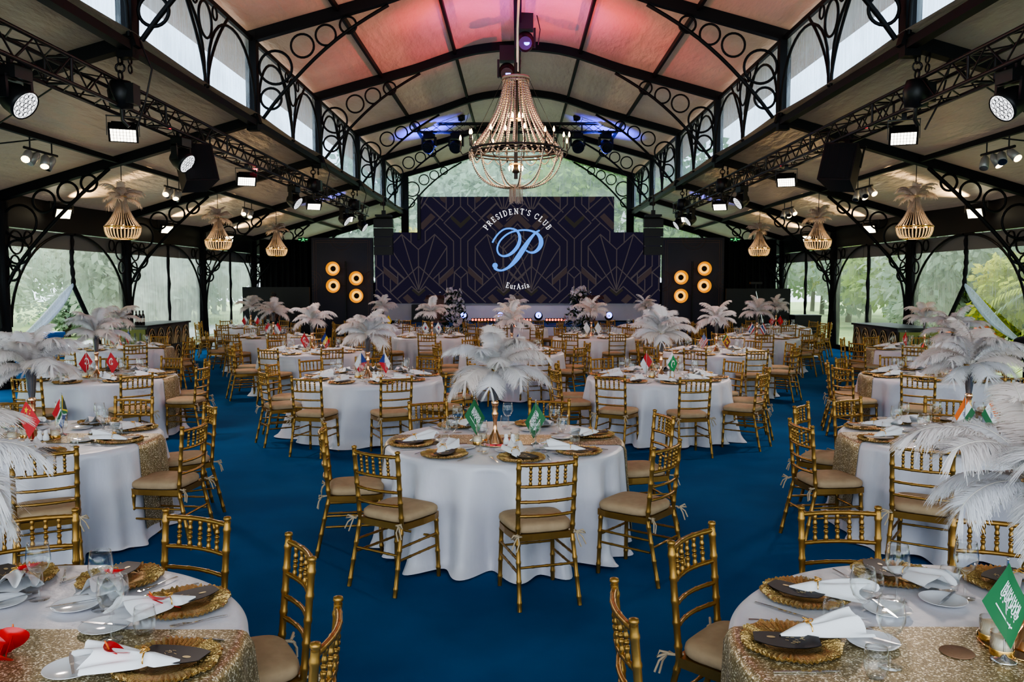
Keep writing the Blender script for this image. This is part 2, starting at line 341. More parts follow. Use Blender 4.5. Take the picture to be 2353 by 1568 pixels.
# roof frames
def rings_along(m, p0, p1, nrm, rads, side, gap, r=.022):
    """tangent rings sitting on a brace between p0 and p1"""
    d = (p1-p0).normalized(); s = 0
    for rr, off in rads:
        c = p0+d*off+nrm*(rr+gap); m.ring(c, d, nrm, rr, r, 26, 5)
def frame_parts(i, y, root, first, last):
    s = obj('roof_arch', arch_mb(y), M['steel'], root)
    for sg in (-1, 1):
        m = MB(); m.bar((sg*CX, y, ZE+.12), (sg*NX, y, ZC+.12), .16, .26); obj('rafter', m, M['steel'], root)
        m = MB(); m.box((sg*(NX+.11), y, (ZC+ZT)/2), (.20, .17, ZT-ZC+.3)); obj('clerestory_post', m, M['steel'], root)
        m = MB()
        # column wrapped in gathered drape
        prof = []
        nn = 28
        def col(u, v, sg=sg):
            a = 2*pi*v; z = 3.5*u; rr = .17+.03*sin(7*a+2*z)*(.4+.6*abs(sin(2.1*z+a)))*.8+.02*sin(3*a+z)-.035*sin(pi*min(1, z/3.5))**2
            return (sg*CX+rr*cos(a)*.95, y+rr*sin(a)*1.15, z)
        m.grid(col, 14, nn); obj('column', m, M['drape'], root)
        # clerestory bracket in the cross plane
        m = MB(); p0 = V((sg*NX*.985, y, 5.0)); pts = []
        for t in range(13):
            t /= 12; x = NX*.985+(2.35-NX*.985)*t; z = 5.0+(vault(2.35)-.04-5.0)*(t**.92)+.18*sin(pi*t)
            pts.append(V((sg*x, y, z)))
        m.tube(pts, .034, 6)
        m.ring((sg*4.43, y, 5.92), (1, 0, 0), (0, 0, 1), .30, .026, 28, 5)
        m.ring((sg*4.52, y, 5.36), (1, 0, 0), (0, 0, 1), .19, .024, 24, 5)
        for cx_, cz_, rr in ((3.93, 6.31, .21), (3.50, 6.50, .185), (3.09, 6.68, .15)): m.ring((sg*cx_, y, cz_), (1, 0, 0), (0, 0, 1), rr, .022, 22, 5)
        obj('bracket', m, M['steel'], root)
        # aisle bracket: column to rafter
        m = MB(); pts = []
        for t in range(13):
            t /= 12; x = CX-.1+(7.55-CX+.1)*t; z = 1.9+(rafz(7.55)-.02-1.9)*(t**.80)+.02*sin(pi*t)
            pts.append(V((sg*x, y, z)))
        m.tube(pts, .036, 6)
        for cx_, cz_, rr in ((9.24, 3.12, .31), (9.30, 2.56, .22), (9.42, 2.17, .14), (8.78, 3.50, .205), (8.33, 3.66, .19), (7.93, 3.83, .15)): m.ring((sg*cx_, y, cz_), (1, 0, 0), (0, 0, 1), rr, .024, 24, 5)
        obj('bracket', m, M['steel'], root)
        # wall arches along Y
        m = MB()
        for dy in (-1, 1):
            if (dy < 0 and first) or (dy > 0 and last): continue
            pts = []
            for t in range(15):
                t /= 14; a = t*pi/2
                pts.append(V((sg*(CX-.08), y+dy*(.15+2.3*(1-cos(a))), 1.15+1.88*sin(a))))
            m.tube(pts, .028, 6)
            for oy, oz, rr in ((.40, 2.76, .22), (.34, 2.36, .15), (.80, 2.86, .13)): m.ring((sg*(CX-.08), y+dy*oy, oz), (0, 1, 0), (0, 0, 1), rr, .020, 22, 5)
        obj('wall_arch', m, M['steel'], root)
def arch_mb(y):
    m = MB(); xs = [-4.95+9.9*i/40 for i in range(41)]; rings = []
    for x in xs:
        z = vault(x); rings.append([(x, y-.08, z), (x, y+.08, z), (x, y+.08, z+.24), (x, y-.08, z+.24)])
    return m.loft(rings, smooth=False)
ORD = ['behind the camera end', 'over the corner tables', 'over the front tables', 'over the second row of tables', 'over the third row of tables', 'over the fourth row of tables', 'in front of the stage', 'above the stage', 'at the gable end']
for i, y in enumerate(YK):
    if i == 0: continue
    root = thing('roof_frame', 'black arched steel roof frame with ring brackets '+ORD[i], 'roof frame', (0, 0, 0), 0, None)
    frame_parts(i, y, root, i == 0, i == len(YK)-1)
# purlins and longitudinal beams
def long_beam(x, z, w, h, label, y0=YF, y1=YB):
    m = MB(); m.box((x, (y0+y1)/2, z), (w, y1-y0, h)); tag(obj('purlin', m, M['steel']), label, 'roof beam')
for sg, sd in ((-1, 'left'), (1, 'right')):
    long_beam(sg*7.36, rafz(7.36)+.06, .07, .09, 'thin black purlin under the %s-hand aisle ceiling' % sd)
    long_beam(sg*1.5, vault(1.5)+.14, .06, .10, 'thin black purlin just %s of the vault ridge' % ('left-hand' if sg < 0 else 'right-hand'))
    long_beam(sg*3.27, vault(3.27)+.14, .06, .10, 'thin black outer purlin on the %s-hand vault slope' % sd)
    long_beam(sg*(NX+.10), ZT+.02, .06, .08, 'black beam along the top of the %s-hand clerestory' % sd)
    long_beam(sg*(NX+.09), ZC-.01, .14, .11, 'black sill beam under the %s-hand clerestory windows' % sd)
    m = MB(); m.box((sg*(CX-.02), (YF+YB)/2, 3.36), (.14, YB-YF, .62))
    tag(obj('eave_beam', m, M['steel']), 'deep dark eave beam along the top of the %s-hand plastic wall' % sd, 'roof beam')
m = MB(); m.box((0, (YF+YB)/2, 7.62), (.16, YB-YF, .12)); tag(obj('purlin', m, M['steel']), 'black ridge beam carrying moving lights along the vault top', 'roof beam')
# clerestory windows and aisle walls, bay by bay
wn = 0
def sheet(m, pts, n=1): m.poly(pts)
for sg in (-1, 1):
    for k in range(len(YK)-1):
        y0, y1 = YK[k], YK[k+1]; wn += 1; ym = (y0+y1)/2
        m = MB(); m.poly([(sg*(NX+.14), y0, ZC), (sg*(NX+.14), y1, ZC), (sg*(NX+.14), y1, ZT), (sg*(NX+.14), y0, ZT)])
        w = struct(obj('window_%d' % wn, m, M['pvct']))
        if k >= 1:
            m = MB(); X = sg*(NX+.04)
            for dy in (-1, 1):
                pts = []
                for t in range(17):     # arch over each half bay
                    a = pi*t/16; yy = ym+dy*(1.22-1.16*cos(a)*1.0); pts.append(V((X, yy, 5.02+1.22*min(1, sin(a)*1.0)**.75)))
                m.tube(pts, .026, 5)
                pts = []
                for t in range(10):
                    t /= 9; pts.append(V((X, ym+dy*(.04+1.0*t**1.7), 5.0+1.36*t)))
                m.tube(pts, .026, 5)
            m.ring((X, ym, 6.02), (0, 1, 0), (0, 0, 1), .27, .022, 24, 5); m.ring((X, ym-.42, 6.24), (0, 1, 0), (0, 0, 1), .10, .018, 16, 5); m.ring((X, ym+.42, 6.24), (0, 1, 0), (0, 0, 1), .10, .018, 16, 5)
            obj('tracery', m, M['steel'], w)
for sg in (-1, 1):
    for k in range(len(YK)-1):
        y0, y1 = YK[k], YK[k+1]; wn += 1; ym = (y0+y1)/2; X = sg*CX; pv = M['pvcl'] if sg < 0 and k >= 5 else M['pvc']
        m = MB()
        def undul(u, v, a, b):
            return (X+.012*sin(9*(a+(b-a)*u))+.008*sin(31*u), a+(b-a)*u, 3.05*v)
        if k == 4 and True:     # the bay with the flap pulled open
            ap = 1.95; yb = y0+.25; zb = .95; yc = ym+1.35
            m.poly([(X, y0, 0), (X, y0, 3.05), (X, ym, 3.05), (X, ym, ap), (X, yb, zb), (X, yb, 0)][::1])
            m.poly([(X, ym, ap), (X, ym, 3.05), (X, y1, 3.05), (X, y1, 0), (X, yc+.2, 0)])
        else:
            m.grid(lambda u, v: undul(u, v, y0, y1), 24, 4)
        w = struct(obj('window_%d' % wn, m, pv))
        m = MB(); zlo = 1.95 if k == 4 else 0.0
        m.tube([(X-sg*.03, ym+.02*sin(z*7), z) for z in [zlo+(3.05-zlo)*i/14 for i in range(15)]], [.045+.012*sin(i*2.3) for i in range(15)], 6)
        obj('lashing', m, M['drape'], w)
        m = MB(); m.box((X-sg*.01, ym, 2.86), (.01, 4.8, .34)); obj('header_strip', m, M['hdr'] if 'hdr' in M else M.setdefault('hdr', mat('plastic_header', (.13, .13, .12), .6)), w)
        m = MB(); m.box((X, ym, .06), (.06, 4.8, .14)); obj('bottom_rail', m, M['drape'], w)
        if k == 4:
            # strap edge of the far flap and bunched near flap
            m = MB(); m.tube([(X-sg*.03, ym+(yc+.2-ym)*t, ap*(1-t)) for t in (0, .25, .5, .75, 1)], .05, 6)
            obj('flap_edge', m, M['drape'], w)
            m = MB(); P0 = V((X-sg*.05, ym-.03, ap)); P1 = V((X-sg*.12, yb-.05, zb-.1)); rings = []
            for t in range(15):
                t /= 14; c = P0.lerp(P1, t)+V((0, 0, -.12*sin(pi*t))); rr = .035+.13*sin(pi*t**.8)**1.0*(1-t*.35)
                rings.append([c+V((sg*.25*rr*cos(2*pi*q/26)*(1+.35*sin(q*2.6)), 0.55*rr*sin(2*pi*q/26)*(1+.25*sin(q*3.3+t)), -.75*rr*sin(2*pi*q/26)*(1+.25*cos(q*2.9)))) for q in range(26)])
            m.loft(rings)
            obj('gathered_flap', m, M['pvcb'], w)
            m = MB(); m.sphere((P1.x, P1.y, P1.z), .17, 10, 6, (1, 1, .8)); m.sphere((P1.x, P1.y+.1, P1.z-.22), .13, 8, 6); obj('tie', m, M['drape'], w)
# end gable
wn += 1
m = MB(); xs = [-4.95+9.9*i/30 for i in range(31)]
for i in range(30):
    a, b = xs[i], xs[i+1]; m.poly([(a, YB, 2.0), (b, YB, 2.0), (b, YB, vault(b)), (a, YB, vault(a))])
for sg in (-1, 1): m.poly([(sg*NX, YB, 2.0), (sg*CX, YB, 2.0), (sg*CX, YB, ZE), (sg*NX, YB, ZC)])
struct(obj('window_%d' % wn, m, M['pvct2'] if 'pvct2' in M else M.setdefault('pvct2', plastic_sheet('gable_pvc', (.86, .93, .90), (.55, .66, .64), .06, .34))))
for sg in (-1, 1):
    m = MB(); m.box((sg*(NX-.02), YB-.05, 3.6), (.3, .2, 5.6)); struct(obj('trim_%d' % (1 if sg < 0 else 2), m, M['steel']))
    m = MB(); m.bar((sg*CX, YB-.05, ZE), (sg*NX, YB-.05, ZC), .12, .2); struct(obj('trim_%d' % (3 if sg < 0 else 4), m, M['steel']))
m = MB(); m.poly([(-CX, YB+.02, 0), (CX, YB+.02, 0), (CX, YB+.02, 2.0), (-CX, YB+.02, 2.0)]); struct(obj('wall_back', m, M['drape']))
# black drapes either side of the stage
for sg, sd in ((-1, 'left'), (1, 'right')):
    m = MB(); x0, x1 = 7.3, 9.4
    m.grid(lambda u, v: (sg*(x0+(x1-x0)*u), 30.75+.06*sin(u*60)+.03*sin(u*23), 3.56*v), 90, 6)
    tag(obj('stage_drape', m, M['drape']), 'pleated black drape hanging beside the %s-hand stage panel' % sd, 'curtain')
# guy cables crossing the ceilings
for j, (p, q, w) in enumerate((((-9.5, 13.2, 3.55), (-5.6, 11.0, 4.75), 'left'), ((-9.5, 11.0, 3.5), (-7.4, 13.1, 4.2), 'left'), ((9.5, 13.2, 3.55), (5.6, 11.0, 4.75), 'right'), ((9.5, 11.0, 3.5), (7.4, 13.1, 4.2), 'right'), ((-4.2, 10.8, 6.5), (-1.6, 13.5, 7.45), 'left'), ((4.2, 10.8, 6.5), (1.6, 13.5, 7.45), 'right'))):
    m = MB(); m.tube([p, q], .012, 5)
    tag(obj('bracing_cable', m, M['cable']), 'thin steel bracing cable %s %s' % (['from clerestory to eave under the', 'crossing low under the', 'from clerestory to eave under the', 'crossing low under the', 'across the', 'across the'][j], ['left-hand aisle ceiling', 'left-hand aisle ceiling', 'right-hand aisle ceiling', 'right-hand aisle ceiling', 'left-hand vault slope', 'right-hand vault slope'][j]), 'cable')
# ============================================================ stage end
YL = 30.6
PXM = YL/FPX
def LX(cx): return (cx-1969)/5.809*PXM
def LZ(cy): return 1.99+(650-440-cy/5.809)*PXM
def clip_poly(poly, a, b, c):      # keep a*x+b*z<=c
    out = []
    for i in range(len(poly)):
        p, q = poly[i], poly[(i+1) % len(poly)]; dp = a*p[0]+b*p[1]-c; dq = a*q[0]+b*q[1]-c
        if dp <= 0: out.append(p)
        if dp*dq < 0: t = dp/(dp-dq); out.append((p[0]+(q[0]-p[0])*t, p[1]+(q[1]-p[1])*t))
    return out
XA, XB, ZA, ZB, ZM = 3.49, 5.18, 5.09, 1.24, 3.81
def put(m, poly, y):
    """clip a polygon to the stepped screen outline, add it at depth y"""
    for reg in (((1, 0, XB), (-1, 0, XB), (0, 1, ZM), (0, -1, -ZB)), ((1, 0, XA), (-1, 0, XA), (0, 1, ZA), (0, -1, -ZM))):
        p = poly
        for a, b, c in reg:
            p = clip_poly(p, a, b, c)
            if len(p) < 3: break
        if len(p) >= 3: m.poly([(x, y, z) for x, z in p])
def seg2(p, q, w):
    d = V((q[0]-p[0], q[1]-p[1])); L = d.length
    if L < 1e-6: return None
    d /= L; n = V((-d.y, d.x))*w/2; e = d*w*.3
    return [(p[0]-e.x+n.x, p[1]-e.y+n.y), (p[0]-e.x-n.x, p[1]-e.y-n.y), (q[0]+e.x-n.x, q[1]+e.y-n.y), (q[0]+e.x+n.x, q[1]+e.y+n.y)]
scr = MB()
for x0, x1, z0, z1 in ((-XB, XB, ZB, ZM), (-XA, XA, ZM, ZA)): scr.box(((x0+x1)/2, YL+.08, (z0+z1)/2), (x1-x0, .16, z1-z0))
led = obj('led_screen', scr, M['ledbase']); tag(led, 'wide stepped LED screen with dark art deco pattern behind the stage', 'led screen')
ML = []   # polylines in crop px, motif centred 1215 (mirrored about it), fans at 652 and 1785
def motif(cx):
    o = []
    for s in (-1, 1):
        f = lambda pts: o.append([(cx+s*x, y) for x, y in pts])
        f([(0, 60), (0, 210), (220, 430), (0, 640), (0, 1000), (85, 1080), (0, 1160), (0, 1310), (210, 1500)])
        f([(95, 60), (95, 185), (345, 430), (95, 670), (95, 1000), (285, 1175)])
        f([(190, 60), (190, 250), (150, 290)]); f([(190, 250), (370, 90), (400, 60)])
        f([(465, 60), (290, 340)][:0] or [(480, 160), (280, 350)])
        f([(345, 430), (470, 540), (470, 700)])
        f([(85, 1080), (95, 1260), (330, 1480)]); f([(190, 1180), (190, 1340)]); f([(290, 1090), (290, 1260)])
    return o
def fan(cx):
    o = []
    for s in (-1, 1):
        f = lambda pts: o.append([(cx+s*x, y) for x, y in pts])
        f([(0, 780), (218, 580), (378, 740), (378, 1000), (190, 1175)])
        f([(0, 1310), (218, 590)]); f([(20, 1310), (378, 750)])
        f([(0, 1000), (380, 1350)]); f([(92, 1270), (0, 1350)]); f([(92, 1270), (290, 1440)])
        f([(0, 780), (0, 1310)])
        f([(150, 60), (40, 240)]); f([(75, 60), (15, 240)]); f([(0, 60), (0, 240)]); f([(95, 175), (170, 250), (330, 400)]); f([(95, 175), (20, 250)])
    return o
def fills(cx, fx):
    A, B = [], []
    for s in (-1, 1):
        A.append([(cx+s*95, 1015), (cx+s*285, 1180), (cx+s*285, 1255), (cx+s*95, 1090)])
        B.append([(cx+s*0, 430), (cx+s*130, 315), (cx+s*130, 375), (cx+s*0, 500)])
        A.append([(cx+s*190, 70), (cx+s*290, 70), (cx+s*260, 130), (cx+s*205, 170)][:4])
    for s in (-1, 1):
        A.append([(fx+s*0, 470), (fx+s*170, 300), (fx+s*230, 350), (fx+s*60, 520)][:4])
        A.append([(fx+s*60, 1460), (fx+s*150, 1370), (fx+s*215, 1420), (fx+s*130, 1500)])
        B.append([(fx+s*0, 1400), (fx+s*0, 1330), (fx+s*60, 1290), (fx+s*95, 1320)][:4])
    return A, B
lines = MB(); fl = MB(); W = .038
for cx, fx in ((1215, 652), (1215, 1785)):
    pls = (motif(cx) if fx == 652 else [])+fan(fx)
    A, B = fills(cx, fx)
    for pl in pls:
        for mir in (1, -1):
            for p, q in zip(pl, pl[1:]):
                s = seg2((mir*LX(p[0]), LZ(p[1])), (mir*LX(q[0]), LZ(q[1])), W)
                if s: put(lines, s, YL-.004)
    for grp, idx in ((A, 0), (B, 1)):
        for pl in grp:
            for mir in (1, -1):
                fl.cur = idx; put(fl, [(mir*LX(x), LZ(y)) for x, y in pl], YL-.002)
# outer partial motif near the wings
for pl in ([(90, 860), (90, 1000), (180, 1080), (180, 1260), (420, 1490)], [(180, 860), (180, 1000), (370, 1160)], [(275, 860), (275, 990), (460, 1160)], [(60, 1010), (90, 990)], [(60, 1180), (180, 1080)], [(90, 1170), (90, 1310), (60, 1340)], [(90, 1300), (220, 1430)], [(275, 1175), (275, 1340), (460, 1170)], [(375, 1100), (375, 1250)], [(555, 560), (555, 690)]):
    for mir in (1, -1):
        for p, q in zip(pl, pl[1:]): put(lines, seg2((mir*LX(p[0]), LZ(p[1])), (mir*LX(q[0]), LZ(q[1])), W), YL-.004)
for mir in (1, -1): fl.cur = 0; put(fl, [(mir*LX(x), LZ(y)) for x, y in [(185, 1010), (375, 1180), (375, 1255), (185, 1090)]], YL-.002)
# centre zigzag under the emblem
for pl in ([(1969, 1040), (2070, 1210)], [(1969, 1190), (2060, 1110)], [(1969, 440), (2050, 530), (2050, 640)], [(2150, 780), (2000, 640)]):
    for mir in (1, -1):
        for p, q in zip(pl, pl[1:]): put(lines, seg2((mir*LX(p[0]), LZ(p[1])), (mir*LX(q[0]), LZ(q[1])), W), YL-.004)
obj('pattern_line', lines, M['ledline'], led); obj('pattern_band', fl, [M['ledfill'], M['ledfill2']], led)
# ---- lettering: stroke serif capitals on an em box (height 1)
def arc(cx, cy, rx, ry, a0, a1, n=10): return [(cx+rx*cos(R(a0+(a1-a0)*i/n)), cy+ry*sin(R(a0+(a1-a0)*i/n))) for i in range(n+1)]
T_, t_ = .15, .07
def serif(x, y, w=.26): return ([(x-w/2, y), (x+w/2, y)], .06)
def stem(x, y0=0, y1=1): return [([(x, y0), (x, y1)], T_), serif(x, y0+.03), serif(x, y1-.03)]
GL = {
 'P': (.62, stem(.16)+[([(.16, .97), (.36, .97)]+arc(.36, .735, .2, .235, 90, -90)+[(.16, .5)], .10)]),
 'R': (.70, stem(.16)+[([(.16, .97), (.36, .97)]+arc(.36, .745, .19, .225, 90, -90)+[(.16, .52)], .10), ([(.34, .52), (.62, .03)], .13), serif(.64, .03, .14)]),
 'E': (.62, stem(.16)+[([(.16, .97), (.52, .97), (.53, .80)], .07), ([(.16, .5), (.42, .5)], .07), ([(.42, .6), (.42, .4)], .05), ([(.16, .03), (.54, .03), (.56, .22)], .07)]),
 'S': (.54, [(arc(.27, .74, .19, .23, 20, 180, 8)+[(.10, .66), (.42, .36)]+arc(.26, .26, .20, .23, 10, -160, 8), .11), ([(.45, .96), (.45, .76)], .05), ([(.07, .26), (.07, .04)], .05)]),
 'I': (.34, stem(.17)),
 'D': (.74, stem(.16)+[([(.16, .97), (.34, .97)]+arc(.34, .5, .32, .47, 90, -90, 14)+[(.16, .03)], .10)]),
 'N': (.80, [([(.17, 0), (.17, 1)], .07), ([(.12, .97), (.66, .04)], .14), ([(.66, .02), (.66, 1)], .07), serif(.17, .03), serif(.12, .97, .2), serif(.66, .97)]),
 'T': (.66, [([(.33, 0), (.33, 1)], T_), serif(.33, .03), ([(.05, .78), (.06, .97), (.60, .97), (.61, .78)], .07)]),
 "'": (.22, [([(.13, 1.0), (.13, .88), (.07, .76)], .09)]),
 'C': (.70, [(arc(.38, .5, .29, .47, 40, 320, 18), .11), ([(.62, .98), (.62, .72)], .05)]),
 'L': (.58, stem(.16)+[([(.16, .03), (.52, .03), (.54, .26)], .07)]),
 'U': (.76, [([(.17, 1), (.17, .34)]+arc(.40, .32, .23, .30, 180, 360, 10)+[(.63, 1)], .11), serif(.17, .97), serif(.63, .97)]),
 'B': (.66, stem(.16)+[([(.16, .97), (.34, .97)]+arc(.34, .755, .17, .215, 90, -90)+[(.16, .54)], .10), ([(.34, .54)]+arc(.36, .285, .20, .255, 90, -90)+[(.16, .03)], .10)]),
 'A': (.76, [([(.10, .02), (.37, .98)], .07), ([(.37, .98), (.64, .02)], T_), ([(.2, .34), (.54, .34)], .06), serif(.10, .03, .2), serif(.64, .03)]),
 'u': (.56, [([(.14, .64), (.14, .2)]+arc(.28, .2, .14, .17, 180, 350, 8), .10), ([(.44, .66), (.44, .03)], .12), serif(.49, .03, .14), serif(.11, .63, .14), serif(.41, .63, .14)]),
 'r': (.42, [([(.15, .66), (.15, .02)], .12), ([(.15, .46), (.24, .6), (.34, .61)], .10), serif(.16, .03, .24), serif(.11, .63, .12)]),
 's': (.42, [(arc(.21, .5, .13, .13, 30, 180, 6)+[(.10, .44), (.30, .24)]+arc(.20, .17, .13, .14, 10, -160, 6), .09), ([(.33, .64), (.33, .5)], .04), ([(.07, .18), (.07, .04)], .04)]),
 'i': (.30, [([(.15, .66), (.15, .02)], .12), serif(.15, .03, .24), serif(.11, .63, .12), ([(.15, .82), (.15, .94)], .13)]),
 'a': (.52, [([(.10, .52)]+arc(.22, .47, .14, .16, 130, 0, 6)+[(.36, .12), (.46, .04)], .10), (arc(.22, .18, .13, .15, 60, 300, 10), .09)]),
 ' ': (.34, []),
}
def arc_text(m, txt, cx, cz, rad, ang0, ang1, h, y, inside=False):
    """letters on a circle; ang measured clockwise from up (top text) or counter-clockwise from down (inside)"""
    ws = [GL[c][0]+.07 for c in txt]; tot = sum(ws); acc = 0
    for c, w in zip(txt, ws):
        a = ang0+(ang1-ang0)*(acc+w/2)/tot; acc += w
        if not inside: rt_ = V((cos(a), -sin(a))); up_ = V((sin(a), cos(a))); base = V((cx, cz))+up_*rad
        else: rt_ = V((cos(a), sin(a))); up_ = V((-sin(a), cos(a))); base = V((cx, cz))-up_*rad
        for pts, wd in GL[c][1]:
            P = [base+rt_*((px-w/2+.035)*h)+up_*(py*h) for px, py in pts]
            for p, q in zip(P, P[1:]):
                s = seg2(p, q, wd*h)
                if s: m.poly([(x, y, z) for x, z in s])
tx = MB(); arc_text(tx, "PRESIDENT'S CLUB", 0, 3.157, 1.31, R(-57.5), R(57.5), .20, YL-.008)
obj('lettering', tx, M['ledwhite'], led)
tx = MB(); arc_text(tx, "EurAsia", 0.0, 3.157, 1.40, R(-19), R(19.5), .19, YL-.008, True)
obj('lettering', tx, M['ledwhite'], led)
# script monogram
def bez(pts, ws, n=6):
    P, Wd = [], []
    for i in range(len(pts)-1):
        p0 = pts[max(i-1, 0)]; p1 = pts[i]; p2 = pts[i+1]; p3 = pts[min(i+2, len(pts)-1)]
        for k in range(n):
            t = k/n; P.append(tuple(.5*((2*p1[j])+(-p0[j]+p2[j])*t+(2*p0[j]-5*p1[j]+4*p2[j]-p3[j])*t*t+(-p0[j]+3*p1[j]-3*p2[j]+p3[j])*t**3) for j in (0, 1)))
            Wd.append(ws[i]+(ws[i+1]-ws[i])*t)
    P.append(pts[-1]); Wd.append(ws[-1]); return P, Wd
def ribbon(m, P, Wd, f, y):
    for i in range(len(P)-1):
        q = []
        for j in (i, i+1):
            a, b = P[max(j-1, 0)], P[min(j+1, len(P)-1)]; d = V((b[0]-a[0], b[1]-a[1])); d.normalize(); n = V((-d.y, d.x))*Wd[j]/2
            q.append(((P[j][0]+n.x, P[j][1]+n.y), (P[j][0]-n.x, P[j][1]-n.y)))
        m.poly([(*[f(*q[0][0])[0], y, f(*q[0][0])[1]],), (f(*q[0][1])[0], y, f(*q[0][1])[1]), (f(*q[1][1])[0], y, f(*q[1][1])[1]), (f(*q[1][0])[0], y, f(*q[1][0])[1])])
fP = lambda x, yy: ((x/7.125+1090-1189)*PXM, 1.99+(650-470-yy/7.125)*PXM)
mg = MB()
P, Wd = bez([(298, 632), (330, 570), (400, 480), (480, 420), (560, 402), (640, 412), (705, 450), (742, 540), (728, 650), (665, 750), (575, 825), (480, 850), (410, 822), (378, 760), (382, 690), (425, 600), (510, 515), (605, 462), (720, 436), (830, 428), (940, 445), (1030, 490), (1082, 570), (1088, 650), (1050, 730), (980, 785), (910, 790), (845, 758)],
            [28, 27, 27, 26, 26, 30, 36, 46, 58, 56, 46, 32, 28, 28, 28, 27, 27, 27, 28, 28, 32, 46, 70, 74, 62, 42, 30, 24])
ribbon(mg, P, Wd, fP, YL-.010)
P, Wd = bez([(1066, 432), (1000, 472), (905, 580), (805, 730), (705, 880), (620, 980), (540, 1045), (450, 1082), (375, 1072), (335, 1035)], [24, 32, 56, 84, 82, 62, 42, 30, 38, 60])
ribbon(mg, P, Wd, fP, YL-.0105)
mg.poly([(fP(340+44*cos(a), 1003+44*sin(a))[0], YL-.011, fP(340+44*cos(a), 1003+44*sin(a))[1]) for a in [2*pi*i/20 for i in range(20)]])
obj('monogram', mg, M['ledblue'], led)
# white riser wall and platform
m = MB(); m.box((0, YL+.15, .92), (10.3, .10, .62)); tag(obj('riser_wall', m, M['white']), 'white low wall under the LED screen at the back of the stage', 'wall panel')
m = MB(); m.box((0, 29.0, .29), (8.3, 3.0, .58)); st = obj('stage_platform', m, M['stage']); tag(st, 'blue carpeted stage platform in front of the LED screen', 'stage')
m = MB(); m.box((0, 27.47, .29), (8.3, .05, .5)); obj('skirt', m, M['white'], st)
m = MB(); m.box((-3.33, YL-.4, .86), (.9, .5, .7)); tag(obj('stage_case', m, M['black']), 'black equipment case on the stage beside the dark lectern', 'case')
m = MB(); m.box((-3.54, YL-.05, 4.35), (.09, .25, 1.6)); m.box((-3.6, YL, 4.35), (.02, .3, 1.65)); tag(obj('screen_support', m, M['black']), 'black truss upright beside the upper step of the LED screen', 'support')
# side panels with amber lamps
for sg, sd in ((-1, 'left'), (1, 'right')):
    x0, x1 = sg*5.2, sg*7.4
    m = MB(); m.box(((x0+x1)/2, 30.35, 1.8), (2.2, .2, 3.6)); p = obj('deco_panel', m, M['navy']); tag(p, 'tall navy deco panel with thin rust lines, %s-hand of the screen' % sd, 'panel')
    m = MB(); yy = 30.245; xc = (x0+x1)/2
    for o in (.10, .17):
        for xx in (x0+sg*o, x1-sg*o): m.box((xx, yy, 1.8), (.018, .01, 3.4))
        m.box((xc, yy, 3.6-o), (1.9, .01, .018))
    for o in (.30, .42): m.tube([(xc+o*cos(a), yy, 3.58-o*sin(a)) for a in [pi*i/16 for i in range(17)]], .010, 4)
    for xx, s2 in ((x0, sg), (x1, -sg)):
        for o in (.26, .36, .14): m.tube([(xx+s2*o*sin(a), yy, 2.05+o*cos(a)) for a in [pi*i/16 for i in range(17)]], .010, 4)
    obj('inlay', m, M['rust'], p)
    # lamp stand with four dishes
    sx = sg*6.10 if sg < 0 else 6.20
    rr = 16.5*30.0/FPX
    root = thing('dish_light_stand', 'black pole with four glowing amber dish lamps, before the %s-hand panel' % sd, 'lamp', (sx, 29.9, 0))
    m = MB(); m.tube([(0, 0, 0), (0, 0, 2.75)], .03, 8); obj('pole', m, M['black'], root)
    m = MB(); m.lathe([(.3, 0), (.3, .03), (.04, .05)], 16); obj('base', m, M['black'], root)
    for dx, dz in (((769-797, 618), (769-797, 657), (822-797, 640), (822-797, 680)) if sg < 0 else ((1554-1581, 638), (1554-1581, 680), (1607-1581, 618), (1607-1581, 657))):
        cx_ = dx*29.9/FPX; cz_ = 1.99+(650-dz)*29.9/FPX
        m = MB()
        prof = [(.03, .02), (.09, .06), (.09, .0), (.16, -.03), (.235, -.11), (.25, -.12)]
        rings = [[(cx_+r_*cos(2*pi*k/24), -.05+z_, cz_+r_*sin(2*pi*k/24)) for k in range(24)] for r_, z_ in [(.10, .03), (.17, .0), (.235, -.07), (.25, -.09)]]
        m.loft(rings, False); d = obj('dish', m, M['amber'], root)
        m = MB(); m.loft([[(cx_+r_*cos(2*pi*k/24), y_, cz_+r_*sin(2*pi*k/24)) for k in range(24)] for r_, y_ in ((.10, -.08), (.185, -.055))], False); obj('glow_ring', m, M['amberglow'], d)
        m = MB(); m.loft([[(cx_+r_*cos(2*pi*k/16), y_, cz_+r_*sin(2*pi*k/16)) for k in range(16)] for r_, y_ in ((.09, -.05), (.085, -.12), (.01, -.13))]); obj('cap', m, M['black'], d)
        m = MB(); m.bar((0, 0, cz_), (cx_, -.0, cz_), .03, .03); obj('arm', m, M['black'], root)
# hanging line arrays
for sg, sd in ((-1, 'left'), (1, 'right')):
    root = thing('line_array', 'black hanging line array loudspeaker at the %s-hand stage corner' % sd, 'loudspeaker', (sg*4.27+ (0.05 if sg > 0 else 0), 27.0, 0))
    for q in range(4):
        m = MB(); z = 4.03-.29*q-.15
        m.prism([(-.30, -.2, z-.14), (.30, -.2, z-.14), (.27, .25, z-.12), (-.27, .25, z-.12)], (0, 0, .27)); obj('cabinet', m, M['black'], root)
    m = MB(); m.box((0, 0, 4.12), (.5, .4, .06)); m.box((0, 0, 4.2), (.12, .14, .18)); obj('rigging_bar', m, M['black'], root)
    m = MB(); m.tube([(0, 0, 4.2), (0, 0, 4.98)], .02, 6); m.ring((0, 0, 4.5), (1, 0, 0), (0, 0, 1), .06, .015, 12, 5); m.ring((.02, 0, 4.65), (0, 1, 0), (0, 0, 1), .06, .015, 12, 5); obj('chain', m, M['truss'], root)
